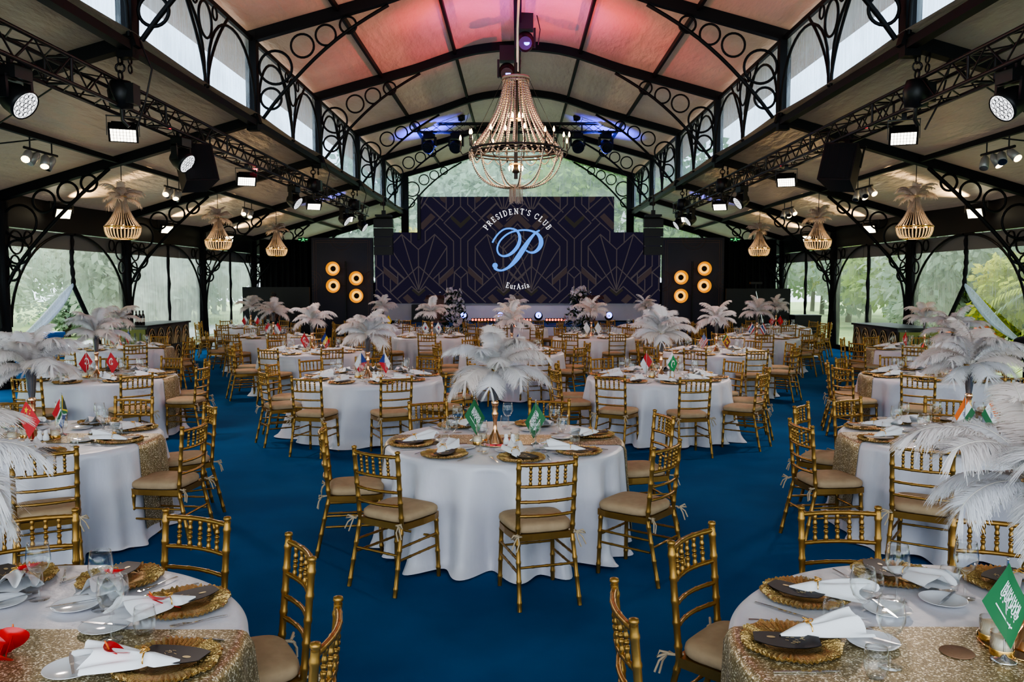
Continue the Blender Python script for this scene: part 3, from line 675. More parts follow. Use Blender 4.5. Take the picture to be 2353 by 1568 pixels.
# lecterns with microphones
for sx, w in ((-2.72, 'left'), (2.57, 'right')):
    root = thing('lectern', 'dark wooden lectern with microphone, standing on the %s-hand side of the stage' % w, 'lectern', (sx, 29.6, .58))
    m = MB(); m.prism([(-.26, -.2, 0), (.26, -.2, 0), (.26, .2, 0), (-.26, .2, 0)], (0, 0, .08)); obj('base', m, M['wood'], root)
    m = MB(); m.loft([[(-.16, -.14, .08), (.16, -.14, .08), (.16, .14, .08), (-.16, .14, .08)], [(-.24, -.18, .85), (.24, -.18, .85), (.24, .18, .85), (-.24, .18, .85)]], smooth=False); obj('body', m, M['wood'], root)
    m = MB(); m.box((0, 0, .90), (1.0 if sx < 0 else .9, .42, .06), Matrix.Rotation(R(10), 3, 'X')); obj('top', m, M['wood'], root)
    m = MB(); m.tube([(0, .1, .92), (.0, .0, 1.02), (0, -.06, 1.06)], .012, 6); m.sphere((0, -.08, 1.07), .04, 8, 6); obj('microphone', m, M['silver'], root)
# stage floor lights
bl = 0
for i, px in enumerate((1066, 1150, 1237, 1398)):
    p = atY(px, 735, 29.0)
    root = thing('stage_wash_light', 'small black moving wash light with blue lens, stage floor, '+['beside the left flower arrangement', 'behind the centre plumes', 'between the red light bars', 'beside the right flower arrangement'][i], 'stage light', (p.x, 28.9, .58))
    m = MB(); m.box((0, 0, .05), (.26, .22, .10)); obj('base', m, M['black'], root)
    m = MB(); m.sphere((0, 0, .26), .15, 12, 8, (1, .9, 1)); obj('head', m, M['black'], root)
    m = MB(); m.lathe([(.001, 0), (.10, .0)], 16); obj('lens', m, M['lens_blue'], root, (0, -.125, .30), (pi/2-.1, 0, 0))
for i, (a, b) in enumerate(((1083, 1140), (1180, 1222), (1253, 1307))):
    p, q = atY(a, 728, 28.4), atY(b, 728, 28.4)
    root = thing('led_light_bar', 'low LED bar with a row of red lamps on the stage, '+['nearer the left lectern', 'behind the centre plumes', 'nearer the right lectern'][i], 'light bar', ((p.x+q.x)/2, 28.4, .58)); L_ = q.x-p.x
    m = MB(); m.box((0, 0, .13), (L_, .14, .16)); m.box((-L_*.4, 0, .03), (.05, .16, .06)); m.box((L_*.4, 0, .03), (.05, .16, .06)); obj('housing', m, M['black'], root)
    n = 8 if i != 1 else 6
    for j in range(n):
        m = MB(); m.lathe([(.001, 0), (.036, 0)], 10); obj('lamp', m, M['red_led'], root, (-L_/2+L_*(j+.5)/n, -.075, .16), (pi/2, 0, 0))
# exit signs
for sx, w in ((-7.76, 'left'), (7.76, 'right')):
    root = thing('exit_sign', 'green running-figure exit sign above the %s-hand black drape' % w, 'exit sign', (sx if sx < 0 else 7.85, 30.55, 3.55))
    m = MB(); m.box((0, 0, 0), (.36, .05, .15)); obj('housing', m, M['exitdark'], root)
    m = MB(); m.sphere((0, -.03, .04), .018, 8, 6); m.box((0, -.03, -.005), (.03, .01, .06), Matrix.Rotation(.3, 3, 'Y')); m.box((.03, -.03, -.04), (.06, .01, .016), Matrix.Rotation(.6, 3, 'Y')); m.box((-.03, -.03, -.04), (.06, .01, .016), Matrix.Rotation(-.8, 3, 'Y')); m.box((.03, -.03, .01), (.06, .01, .014), Matrix.Rotation(-.5, 3, 'Y'))
    for s in (-1, 1): m.box((s*.11, -.03, 0), (.07, .01, .018)); m.poly([(s*.17, -.031, 0), (s*.13, -.031, .03), (s*.13, -.031, -.03)])
    obj('symbol', m, M['exit'], root)
# control booths and cases
root = thing('booth_screen', 'plain black booth screen at the left of the stage, behind the person', 'screen', (-7.9, 27.5, 0))
m = MB(); m.box((0, 0, .925), (2.2, .06, 1.85)); obj('panel', m, M['black'], root)
m = MB(); m.box((-.8, .35, .03), (.08, .7, .06)); m.box((.8, .35, .03), (.08, .7, .06)); obj('foot', m, M['black'], root)
root = thing('booth_screen', 'plain black booth screen right of the stage, behind the tripod', 'screen', (7.85, 27.5, 0))
m = MB(); m.box((0, 0, .90), (2.1, .06, 1.80)); obj('panel', m, M['black'], root)
m = MB(); m.box((-.8, .35, .03), (.08, .7, .06)); m.box((.8, .35, .03), (.08, .7, .06)); obj('foot', m, M['black'], root)
root = thing('flight_case', 'low black flight case beside the right-hand booth screen', 'case', (8.95, 26.2, 0))
m = MB(); m.box((0, 0, .5), (.8, .6, .92)); obj('body', m, M['black'], root)
m = MB(); m.box((0, 0, .97), (.82, .62, .05)); m.box((0, 0, .7), (.83, .63, .02)); obj('lid', m, M['black'], root)
root = thing('speaker_tripod', 'black tripod stand in front of the right-hand booth screen', 'tripod', (7.35, 26.0, 0))
m = MB(); m.tube([(0, 0, .5), (0, 0, 1.95)], .02, 6); obj('pole', m, M['black'], root)
for a in (90, 210, 330): m = MB(); m.tube([(0, 0, 1.75), (.42*cos(R(a)), .42*sin(R(a)), 0)], .018, 6); obj('leg', m, M['silver'] if a == 330 else M['black'], root)
m = MB(); m.box((0, 0, 1.98), (.36, .14, .07)); obj('head', m, M['black'], root)
# flower arrangements at the stage front
BL = []
rnd = random.Random(5)
for q in range(2):
    m = MB()
    for k in range(6):
        a = k*pi/3; 
        m.grid(lambda u, v: V((.062*u*cos(a+(v-.5)*1.1), .062*u*sin(a+(v-.5)*1.1), .03*u*u+.012*sin(v*pi)*u)), 3, 3)
    m.cur = 1; m.sphere((0, 0, .012), .012, 6, 4)
    BL.append(m.mesh('blossom', [M['blossom'], M['wax']]))
for px, sd, hh in ((1043, 'left', 1.55), (1330, 'right', 1.6)):
    p = atY(px, 700, 26.9); root = thing('flower_arrangement', 'tall white flower and foliage arrangement on the floor, %s-hand stage front' % sd, 'flower arrangement', (p.x, 26.9, 0))
    m = MB()
    for k in range(520):
        t = rnd.random(); a = rnd.uniform(0, 2*pi); rr = (.50-.34*t)*rnd.random()**.5; z = .12+hh*t; c = V((rr*cos(a), rr*sin(a), z))
        d = V((cos(a)*.8, sin(a)*.8, rnd.uniform(-.4, 1))).normalized(); L_ = rnd.uniform(.10, .22); w = d.cross(V((rnd.uniform(-1, 1), rnd.uniform(-1, 1), 1))).normalized()*L_*.16
        m.add([c, c+d*L_*.5+w, c+d*L_, c+d*L_*.5-w], [(0, 1, 2, 3)])
    f = obj('foliage', m, M['leafdark'], root)
    m = MB(); m.lathe([(.16, 0), (.2, .3), (.15, .34)], 14); obj('pot', m, M['black'], root)
    for k in range(70):
        t = rnd.random()**.8; a = rnd.uniform(-pi, pi); rr = (.50-.33*t)*rnd.uniform(.75, 1.05); z = .45+(hh-.2)*t
        b = mobj('blossom', BL[k % 2], root, (rr*cos(a), rr*sin(a), z), (rnd.uniform(.9, 1.7)*1, 0, a+pi/2)); s = rnd.uniform(.9, 1.6); b.scale = (s, s, s)
# bars with deco fronts
for sg, sd in ((-1, 'left'), (1, 'right')):
    root = thing('bar_counter', 'black bar counter with gold fan-pattern front by the %s-hand wall' % sd, 'bar', (0, 0, 0))
    X0, X1 = (-8.4, -9.15) if sg < 0 else (8.15, 9.0); Y0, Y1 = (18.95, 21.4) if sg < 0 else (18.0, 20.4); xc = (X0+X1)/2; ym = (Y0+Y1)/2
    m = MB(); m.box((xc, ym, .49), (abs(X1-X0), Y1-Y0, .98)); obj('body', m, M['barblack'], root)
    m = MB(); m.box((xc, ym, 1.0), (abs(X1-X0)+.08, Y1-Y0+.08, .045)); obj('worktop', m, M['black'], root)
    m = MB()
    xf = X0-sg*.012
    for yy in range(5):
        for zz in range(2):
            yc_ = Y0+(Y1-Y0)*(yy+.5)/5; zc_ = .05+.46*zz
            for rr in (.10, .16, .22): m.tube([(xf, yc_+rr*cos(a), zc_+rr*1.9*sin(a)) for a in [pi*i/10 for i in range(11)]], .013, 4)
            m.tube([(xf, yc_, zc_), (xf, yc_, zc_+.4)], .007, 4)
    obj('front_pattern', m, M['bargold'], root)
    m = MB(); m.box((xc, Y0-.02, .5), (abs(X1-X0)-.04, .03, .86)); e = obj('end_panel', m, M['baryellow'], root)
    m = MB()
    for k in range(5): m.box((xc-.24+.12*k, Y0-.04, .5), (.035, .01, .7))
    obj('slot', m, M['barblack'], e)
bt = None
m = MB(); m.lathe([(.036, 0), (.038, .01), (.038, .20), (.03, .235), (.014, .26), (.013, .315), (.016, .318), (.016, .33), (.001, .33)], 14)
bt = obj('wine_bottle', m, M['bottle'])
m = MB(); m.lathe([(.0388, .07), (.0388, .16)], 14, caps=False); obj('label', m, M['label'], bt)
m = MB(); m.lathe([(.0165, .275), (.017, .332), (.001, .333)], 10); obj('capsule', m, M['black'], bt)
for i, px in enumerate((313, 320, 327)):
    p = atY(px, 730, 19.2); place(bt, (p.x, 19.2+.02*i, 1.022), 0, 'dark wine bottle on the left bar, '+['nearest the column', 'middle of three', 'nearest the bar front'][i], 'bottle', 'wine bottles on the left bar')
# person by the left booth
def person():
    root = thing('person', 'person in a brown top standing by the left black booth screen', 'person', (-7.62, 26.2, 0))
    me = bpy.data.meshes.new('body'); vs = [(0, 0, .88), (0, 0, 1.05), (0, 0, 1.25), (0, 0, 1.36), (0, -.01, 1.45), (0, -.02, 1.53), (0, -.02, 1.62), (.18, 0, 1.32), (.24, -.02, 1.08), (.22, -.14, .90), (.21, -.2, .84), (-.18, 0, 1.32), (-.24, -.02, 1.08), (-.22, -.14, .90), (-.21, -.2, .84), (.09, 0, .80), (.10, -.01, .46), (.10, .02, .08), (.10, -.12, .03), (-.09, 0, .80), (-.10, -.01, .46), (-.10, .02, .08), (-.10, -.12, .03)]
    ed = [(0, 1), (1, 2), (2, 3), (3, 4), (4, 5), (5, 6), (3, 7), (7, 8), (8, 9), (9, 10), (3, 11), (11, 12), (12, 13), (13, 14), (0, 15), (15, 16), (16, 17), (17, 18), (0, 19), (19, 20), (20, 21), (21, 22)]
    rad = [.15, .14, .16, .13, .055, .085, .075, .07, .05, .042, .036, .07, .05, .042, .036, .10, .07, .05, .04, .10, .07, .05, .04]
    me.from_pydata(vs, ed, []); o = mobj('body', me, root); me.materials.append(M['shirt']); me.materials.append(M['trousers']); me.materials.append(M['skin'])
    md = o.modifiers.new('skin', 'SKIN'); 
    if not me.skin_vertices: 
        bpy.context.view_layer.objects.active = o
    for i, r_ in enumerate(rad): me.skin_vertices[0].data[i].radius = (r_, r_*.8)
    me.skin_vertices[0].data[0].use_root = True
    o.modifiers.new('ss', 'SUBSURF').levels = 1; o.modifiers['ss'].render_levels = 1
    dg = bpy.context.evaluated_depsgraph_get(); dg.update(); me2 = bpy.data.meshes.new_from_object(o.evaluated_get(dg)); o.modifiers.clear(); o.data = me2
    for p in me2.polygons:
        z = p.center.z; p.material_index = 2 if (z > 1.42 or (z < .95 and p.center.y < -.09 and z > .5)) else (1 if z < .92 else 0); p.use_smooth = True
    m = MB(); m.sphere((0, .015, 1.615), .098, 12, 8, (.92, 1.05, .95)); obj('hair', m, M['hair'], root)
    m = MB(); m.sphere((0, -.105, 1.545), .016, 6, 5, (1, 1.2, 1.6)); m.sphere((.084, -.01, 1.55), .02, 6, 5, (.5, 1, 1.5)); m.sphere((-.084, -.01, 1.55), .02, 6, 5, (.5, 1, 1.5)); obj('nose', m, M['skin'], root)
    m = MB(); m.sphere((.032, -.093, 1.575), .010, 6, 5); m.sphere((-.032, -.093, 1.575), .010, 6, 5); obj('eye', m, M['hair'], root)
    return root
person()
# ============================================================ trusses, lights, chandeliers
def box_truss(p, q, s=.30):
    p = V(p); q = V(q); d = (q-p); L = d.length; d.normalize(); x = d.cross(V((0, 0, 1))).normalized(); z = V((0, 0, 1)); m = MB()
    cs = [x*a*s/2+z*b*s/2 for a, b in ((-1, -1), (1, -1), (1, 1), (-1, 1))]
    for c in cs: m.tube([p+c, q+c], .026, 6)
    n = int(L/.36)
    for i in range(n):
        a = p+d*L*i/n; b = p+d*L*(i+1)/n
        for j in range(4):
            c0, c1 = cs[j], cs[(j+1) % 4]
            m.tube([a+c0, b+c1] if i % 2 else [a+c1, b+c0], .011, 4, False)
    for t in range(0, n+1, 7):
        a = p+d*L*t/n
        for j in range(4): m.tube([a+cs[j], a+cs[(j+1) % 4]], .018, 4, False)
    return m
TZ = 4.37
for sg, sd in ((-1, 'left'), (1, 'right')):
    root = thing('lighting_truss', 'long black box truss hanging along the %s-hand side of the vault' % sd, 'truss', (0, 0, 0))
    obj('truss_frame', box_truss((sg*5.15, 4.5, TZ), (sg*5.15, 28.4 if sg < 0 else 27.2, TZ)), M['truss'], root)
root = thing('lighting_truss', 'short black box truss hanging across the vault above the stage', 'truss', (0, 0, 0))
obj('truss_frame', box_truss((-3.2, 28, 7.06), (3.25, 28, 7.06), .27), M['truss'], root)
# hoists
def hoist_proto():
    root = thing('chain_hoist', '', 'hoist'); m = MB(); m.lathe([(.001, -.20), (.11, -.18), (.13, -.02), (.10, .08), (.001, .1)], 12); m.box((.1, 0, -.05), (.12, .16, .2)); obj('motor', m, M['black'], root)
    m = MB()
    for i in range(6): m.ring((0, 0, .14+.075*i), (1, 0, 0) if i % 2 else (0, 1, 0), (0, 0, 1), .045, .012, 10, 4)
    for i in range(3): m.ring((.10, 0, .2+.09*i), (0, 1, 0), (0, 0, 1), .04, .010, 10, 4)
    obj('chain', m, M['truss'], root)
    m = MB(); m.tube([(0, 0, -.18), (0, .02, -.30), (.05, .05, -.36)], .02, 6); m.tube([(.2, 0, .5), (.32, 0, .2), (.25, 0, -.1), (.12, .05, -.4)], .010, 5); obj('hook', m, M['truss'], root)
    return root
HP = hoist_proto()
for sg, sd in ((-1, 'left'), (1, 'right')):
    for k, y in enumerate((10.75, 20.75, 25.75)):
        place(HP, (sg*5.0, y, 4.42), 0, 'black chain hoist holding the %s-hand truss, %s' % (sd, ['at its near end', 'at the middle frame', 'near the stage end'][k]), 'hoist', 'chain hoists on the long trusses', 1.25)
for sx, w in ((-1.85, 'left'), (1.92, 'right')): place(HP, (sx, 27.9, 7.42), 0, 'black chain hoist above the short stage truss, %s-hand one' % w, 'hoist', 'chain hoists above the stage truss', .8)
# moving wash heads
def wash_proto(lens):
    root = thing('wash_light', '', 'stage light'); m = MB(); m.box((0, 0, -.10), (.32, .24, .16)); m.box((.1, 0, .02), (.04, .06, .12)); m.box((-.1, 0, .02), (.04, .06, .12)); obj('base', m, M['black'], root)
    m = MB()
    for s in (-1, 1): m.prism([(s*.205, -.05, -.16), (s*.205, .05, -.16), (s*.205, .07, -.44), (s*.205, -.07, -.44)], (s*.045, 0, 0))
    m.box((0, 0, -.17), (.5, .1, .05)); obj('yoke', m, M['black'], root)
    m = MB(); Rm = Matrix.Rotation(R(-56), 3, 'X')
    rings = []
    for r_, z_ in ((.08, .20), (.15, .16), (.19, .05), (.20, -.10), (.20, -.16), (.185, -.16)):
        rings.append([V((0, 0, -.42))+Rm @ V((r_*cos(2*pi*k/20), r_*sin(2*pi*k/20), z_)) for k in range(20)])
    m.loft(rings, False); h = obj('head', m, M['black'], root)
    m = MB(); m.poly([V((0, 0, -.42))+Rm @ V((.185*cos(2*pi*k/20), .185*sin(2*pi*k/20), -.150)) for k in range(20)][::-1]); obj('lens', m, lens, h)
    m = MB()
    for rr, n in ((.0, 1), (.07, 6), (.135, 12)):
        for k in range(n):
            c = V((rr*cos(2*pi*k/n), rr*sin(2*pi*k/n), -.157)); m.ring(V((0, 0, -.42))+Rm @ c, Rm @ V((1, 0, 0)), Rm @ V((0, 1, 0)), .033, .005, 8, 3)
    obj('lens_cell', m, M['lens_dark'], h)
    return root
WP = wash_proto(M['lens']); WD = wash_proto(M['lens_dark'])
YW = {-1: [(8.75, 'nearest the camera'), (13.0, 'beside the loudspeaker'), (19.5, 'third along'), (25.1, 'near the stage panel'), (28.0, 'at the stage end')], 1: [(8.95, 'nearest the camera'), (13.9, 'beside the loudspeaker'), (19.5, 'third along'), (25.2, 'near the stage panel'), (27.0, 'at the stage end')]}
for sg, sd in ((-1, 'left'), (1, 'right')):
    for y, w in YW[sg]: place(WP, (sg*5.15, y, TZ-.16), R(-sg*(82 if y < 10 else 80)), 'black wash light with white lens under the %s-hand truss, %s' % (sd, w), 'stage light', 'wash lights under the long trusses', .80)
for i, px in enumerate((986, 1048, 1262, 1327, 1392)):
    p = atY(px, 325, 28); place(WD, (p.x, 28, 6.9), R(10*(i-2)), 'black moving light under the short stage truss, number %s from the left' % ['one', 'two', 'three', 'four', 'five'][i], 'stage light', 'moving lights under the stage truss', 1.0)
# led panel strobes
def panel_proto():
    root = thing('panel_light', '', 'stage light'); T = Matrix.Rotation(R(-40), 3, 'X'); C0 = V((0, 0, -.36))
    m = MB(); m.box(C0+T @ V((0, 0, .05)), (.46, .30, .14), T); m.box(C0+T @ V((0, -.02, .15)), (.36, .2, .08), T); b = obj('housing', m, M['black'], root)
    m = MB()
    for i in range(4):
        for j in range(8): m.box(C0+T @ V((-.175+.05*j, -.10+.066*i, -.022)), (.042, .056, .004), T)
    obj('led_cells', m, M['panel_led'], b)
    m = MB()
    for s in (-1, 1): m.bar((s*.25, 0, -.06), (s*.25, 0, -.38), .05, .01, (1, 0, 0))
    m.box((0, 0, -.06), (.52, .06, .02)); m.box((0, 0, -.0), (.08, .08, .12)); obj('yoke', m, M['black'], root)
    return root
PP = panel_proto()
YP = {-1: [(11.1, 'nearest the camera'), (16.1, 'beyond the loudspeaker'), (21.4, 'third along'), (25.6, 'nearest the stage')], 1: [(11.4, 'nearest the camera'), (16.3, 'beyond the loudspeaker'), (21.6, 'third along'), (25.8, 'nearest the stage')]}
for sg, sd in ((-1, 'left'), (1, 'right')):
    for y, w in YP[sg]:
        place(PP, (sg*5.15, y, TZ-.17), R(-sg*22), 'lit white LED panel light under the %s-hand truss, %s' % (sd, w), 'stage light', 'panel lights under the long trusses', .78)
        lamp('SPOT', 'panel_lamp', (sg*5.15, y-.35, TZ-.75), 190, (1, .84, .77), (sg*2.2, y-2.2, .5), .25, 105, .7)
# truss loudspeakers
def speaker_proto():
    root = thing('truss_loudspeaker', '', 'loudspeaker'); m = MB(); m.prism([(-.26, -.28, -.62), (.26, -.28, -.62), (.20, .26, -.62), (-.20, .26, -.62)], (0, 0, .62)); b = obj('cabinet', m, M['black'], root)
    m = MB(); m.box((0, -.285, -.31), (.47, .012, .57)); obj('grille', m, M['drape'], b)
    m = MB(); m.box((0, 0, .05), (.6, .06, .03)); m.bar((-.28, 0, .05), (-.28, 0, -.3), .04, .02, (1, 0, 0)); m.bar((.28, 0, .05), (.28, 0, -.3), .04, .02, (1, 0, 0)); m.box((0, 0, .12), (.08, .08, .12)); obj('bracket', m, M['black'], root)
    return root
SP = speaker_proto()
for sg, sd in ((-1, 'left'), (1, 'right')):
    place(SP, (sg*5.2, 13.5, TZ-.28), (R(-16), R(sg*6), R(-sg*38)), 'black loudspeaker hung under the %s-hand truss' % sd, 'loudspeaker', None, .98)
    if True: place(SP, (sg*5.55, 8.35, TZ-.22), (R(-16), 0, R(-sg*20)), 'black loudspeaker at the frame edge beside the nearest %s-hand wash light' % sd, 'loudspeaker', None, .9)
# ridge fixtures
root = thing('ridge_hoist', 'black motor box at the top of the vault holding the large chandelier', 'hoist', (0, 15.66, 7.35))
m = MB(); m.box((-.12, -1.6, -.16), (.55, .42, .34)); m.box((-.12, -1.6, -.36), (.4, .3, .1)); obj('housing', m, M['black'], root)
m = MB(); m.tube([(.0, -1.6, -.3), (.02, -.9, -.5), (0, 0, -.75), (0, 0, -1.5)], .022, 8); obj('strap', m, M['rachis'], root)
for i, (px, py, y) in enumerate(((1207, 95, 18.6), (1165, 165, 20.0))):
    p = atY(px, py, y); root = thing('beam_light', ['black moving light with a blue lens hanging from the vault ridge', 'black moving light on the ridge just above the chandelier top'][i], 'stage light', (p.x, y, p.z+.45))
    m = MB(); m.box((0, 0, -.05), (.34, .3, .34)); obj('base', m, M['black'], root)
    m = MB(); m.box((-.2, 0, -.38), (.05, .12, .4)); m.box((.2, 0, -.38), (.05, .12, .4)); obj('yoke', m, M['black'], root)
    m = MB(); m.sphere((0, 0, -.46), .2, 14, 8, (1, 1, 1.1)); m.tube([(0, -.1, -.5), (0, -.26, -.56)], .14, 14); h = obj('head', m, M['black'], root)
    m = MB(); m.lathe([(.001, 0), (.06, 0)], 14); obj('lens', m, M['lens_blue'], h, (0.03, -.272, -.56), (pi/2-.35, 0, 0))
    m = MB(); m.tube([(.25, 0, .1), (.32, 0, -.2), (.28, .1, -.5)], .012, 5); obj('cable', m, M['cable'], root)
# par clusters on aisle purlins
def par_proto():
    root = thing('spot_cluster', '', 'spotlight'); m = MB(); m.tube([(0, -.45, 0), (0, .45, 0)], .022, 6)
    for s in (-.3, .3): m.tube([(0, s, 0), (0, s, .2)], .012, 5)
    obj('rail', m, M['black'], root)
    for i, y in enumerate((-.33, -.11, .11, .33)):
        T = Matrix.Rotation(R(20 if i % 2 else -15), 3, 'Y') @ Matrix.Rotation(R(-50+9*i), 3, 'X'); c0 = V((0, y, -.06)); m = MB()
        m.loft([[c0+T @ V((r_*cos(2*pi*k/12), r_*sin(2*pi*k/12), z_)) for k in range(12)] for r_, z_ in ((.03, .03), (.06, -.02), (.07, -.2), (.064, -.2))], True)
        p = obj('can', m, M['parcan'], root); m = MB(); m.poly([c0+T @ V((.06*cos(2*pi*k/12), .06*sin(2*pi*k/12), -.203)) for k in range(12)][::-1]); obj('lamp', m, M['par'] if i in (0, 2) else M['lens_dark'], p)
    return root
RP = par_proto()
for sg, sd in ((-1, 'left'), (1, 'right')):
    for k, y in enumerate((13.1, 18.1, 23.1)):
        place(RP, (sg*7.36, y, rafz(7.36)-.16), 0, 'row of four small spotlights under the %s-hand aisle purlin, %s' % (sd, ['nearest', 'second', 'third and smallest'][k]), 'spotlight', 'spot clusters on the aisle purlins', 1)
# flood lights at the eaves
def flood_proto():
    root = thing('flood_light', '', 'flood light'); m = MB(); m.box((0, 0, 0), (.10, .32, .22), Matrix.Rotation(R(28), 3, 'Y')); b = obj('housing', m, M['black'], root)
    m = MB(); m.box((.05, 0, -.027), (.01, .28, .19), Matrix.Rotation(R(28), 3, 'Y')); obj('lit_face', m, M['floodled'], b)
    m = MB(); m.bar((-.02, -.22, .2), (-.02, -.22, .0), .03, .02); m.bar((-.02, .22, .2), (-.02, .22, .0), .03, .02); m.box((-.04, 0, .21), (.12, .48, .03)); obj('bracket', m, M['black'], root)
    return root
FP_ = flood_proto()
for sg, sd in ((-1, 'left'), (1, 'right')):
    for k, y in enumerate((17.3, 22.4, 27.2)):
        place(FP_, (sg*9.33, y, 3.42), R(-38) if sg < 0 else R(218), 'bright warm flood light on the %s-hand eave beam, %s' % (sd, ['nearest', 'second along', 'third along near the stage']
        [k]), 'flood light', 'flood lights on the eaves', 1.0)
        lamp('SPOT', 'flood_lamp', (sg*9.15, y, 3.45), 160, (1, .80, .45), (sg*8.4, y+.4, 4.3), .06, 95, .5)
        lamp('SPOT', 'flood_lamp', (sg*9.15, y, 3.45), 900, (1, .78, .45), (sg*6.2, y-.1, 4.45), .05, 30, .5)
# ---------------- big chandelier
C0 = V((-.03, 15.66, 0))
root = thing('crystal_chandelier', 'large crystal bead chandelier with candle bulbs hanging below the vault', 'chandelier', C0)
def beads(pts, r, n=5):
    """bead string along a polyline"""
    P = [V(p) for p in pts]; L = sum((P[i+1]-P[i]).length for i in range(len(P)-1)); nb = max(3, int(L/(r*2.1))); out = []; rr = []
    acc = 0; i = 0; seg = (P[1]-P[0]).length
    for k in range(nb*3+1):
        s = L*k/(nb*3)
        while i < len(P)-2 and s > acc+seg+1e-9: acc += seg; i += 1; seg = (P[i+1]-P[i]).length
        out.append(P[i].lerp(P[i+1], min(1, (s-acc)/max(seg, 1e-9)))); rr.append(r*.25 if k % 3 == 0 else r)
    m = MB(); m.tube(out, rr, n, False); return m
m = MB(); m.tube([(0, 0, 3.9), (0, 0, 6.0)], .035, 8); m.lathe([(.001, 3.98), (.07, 4.02), (.05, 4.12), (.02, 4.3)], 10); obj('stem', m, M['truss'], root)
m = MB(); m.ring((0, 0, 5.72), (1, 0, 0), (0, 1, 0), .235, .03, 32, 6); m.ring((0, 0, 5.66), (1, 0, 0), (0, 1, 0), .235, .02, 32, 6); obj('crown_ring', m, M['bead'], root)
m = MB(); m.ring((0, 0, 4.42), (1, 0, 0), (0, 1, 0), .84, .022, 48, 6); m.ring((0, 0, 4.36), (1, 0, 0), (0, 1, 0), .84, .014, 48, 6)
for a in range(4): m.tube([(.84*cos(a*pi/2), .84*sin(a*pi/2), 4.40), (0, 0, 4.40)], .012, 5)
obj('hoop', m, M['truss'], root)
pts = []
for t in range(15): t /= 14; pts.append((.225+(.80-.225)*t**1.9, 0, 5.70-(5.70-4.46)*t))
sm = beads(pts, .021).mesh('bead_strand', M['bead'])
for k in range(28): mobj('bead_strand', sm, root, (0, 0, 0), (0, 0, 2*pi*(k+.22*sin(k*5))/28))
pts = []
for t in range(13): a = t/12*pi/2; pts.append((.10+.74*cos(a)**.8 if a < pi/2-.01 else .10, 0, 4.36-.62*sin(a)))
sm = beads(pts, .017).mesh('lower_strand', M['bead'])
for k in range(13): mobj('lower_strand', sm, root, (0, 0, 0), (0, 0, 2*pi*k/13))
pts = [(.86*cos(b), .86*sin(b), 4.40-.14*sin(pi*t/8)) for t in range(9) for b in [2*pi/18*t/8]]
sm = beads(pts, .013).mesh('swag', M['bead'])
for k in range(18): mobj('swag', sm, root, (0, 0, 0), (0, 0, 2*pi*k/18))
m = MB(); m.tube([(.84, 0, 4.40), (.98, 0, 4.34), (1.03, 0, 4.42), (1.02, 0, 4.52)], .012, 5); m.lathe([(.001, 4.50), (.03, 4.52), (.012, 4.53), (.012, 4.60)], 8, (1.02, 0, 0)); am = m.mesh('candle_arm', M['truss'])
m = MB(); m.tube([(.80, 0, 4.42), (.88, 0, 4.47), (.88, 0, 4.58)], .012, 5); m.lathe([(.03, 4.58), (.012, 4.60), (.012, 4.66)], 8, (.88, 0, 0)); am2 = m.mesh('candle_arm', M['truss'])
bm = MB(); bm.lathe([(.001, 0), (.017, .015), (.021, .04), (.012, .075), (.001, .10)], 8); bm = bm.mesh('bulb', M['bulb'])
for k in range(18):
    o = mobj('candle_arm', am if k % 2 else am2, root, (0, 0, 0), (0, 0, 2*pi*k/18)); mobj('bulb', bm, o, (1.02, 0, 4.60) if k % 2 else (.88, 0, 4.66))
for z0, up in ((4.98, 1), (4.16, -1)):
    m = MB(); m.ring((0, 0, z0), (1, 0, 0), (0, 1, 0), .12, .014, 16, 5); m.tube([(-.12, 0, z0), (.12, 0, z0)], .01, 5); o = obj('inner_ring', m, M['gold_bright'], root)
    for k in range(6): mobj('bulb', bm, o, (.12*cos(k*pi/3), .12*sin(k*pi/3), z0+.02*up), (0 if up > 0 else pi, 0, 0))
m = MB()
for k in range(46):
    a = k*2.4; rr = .02+.11*(k/46)**.5; m.tube([(rr*cos(a), rr*sin(a), 3.80), (rr*cos(a), rr*sin(a), 3.47+.03*sin(k))], .0065, 4)
obj('tassel', m, M['bead'], root)
m = MB()
for k in range(8): m.tube([(.24*cos(k*pi/4), .24*sin(k*pi/4), 5.7), (.86*cos(k*pi/4), .86*sin(k*pi/4), 4.42)], .005, 4)
obj('support_wire', m, M['truss'], root)
lamp('POINT', 'chandelier_lamp', (C0.x, C0.y, 4.75), 130, (1, .72, .4), size=.5); lamp('POINT', 'chandelier_lamp', (C0.x, C0.y, 4.1), 15, (1, .72, .4), size=.2)
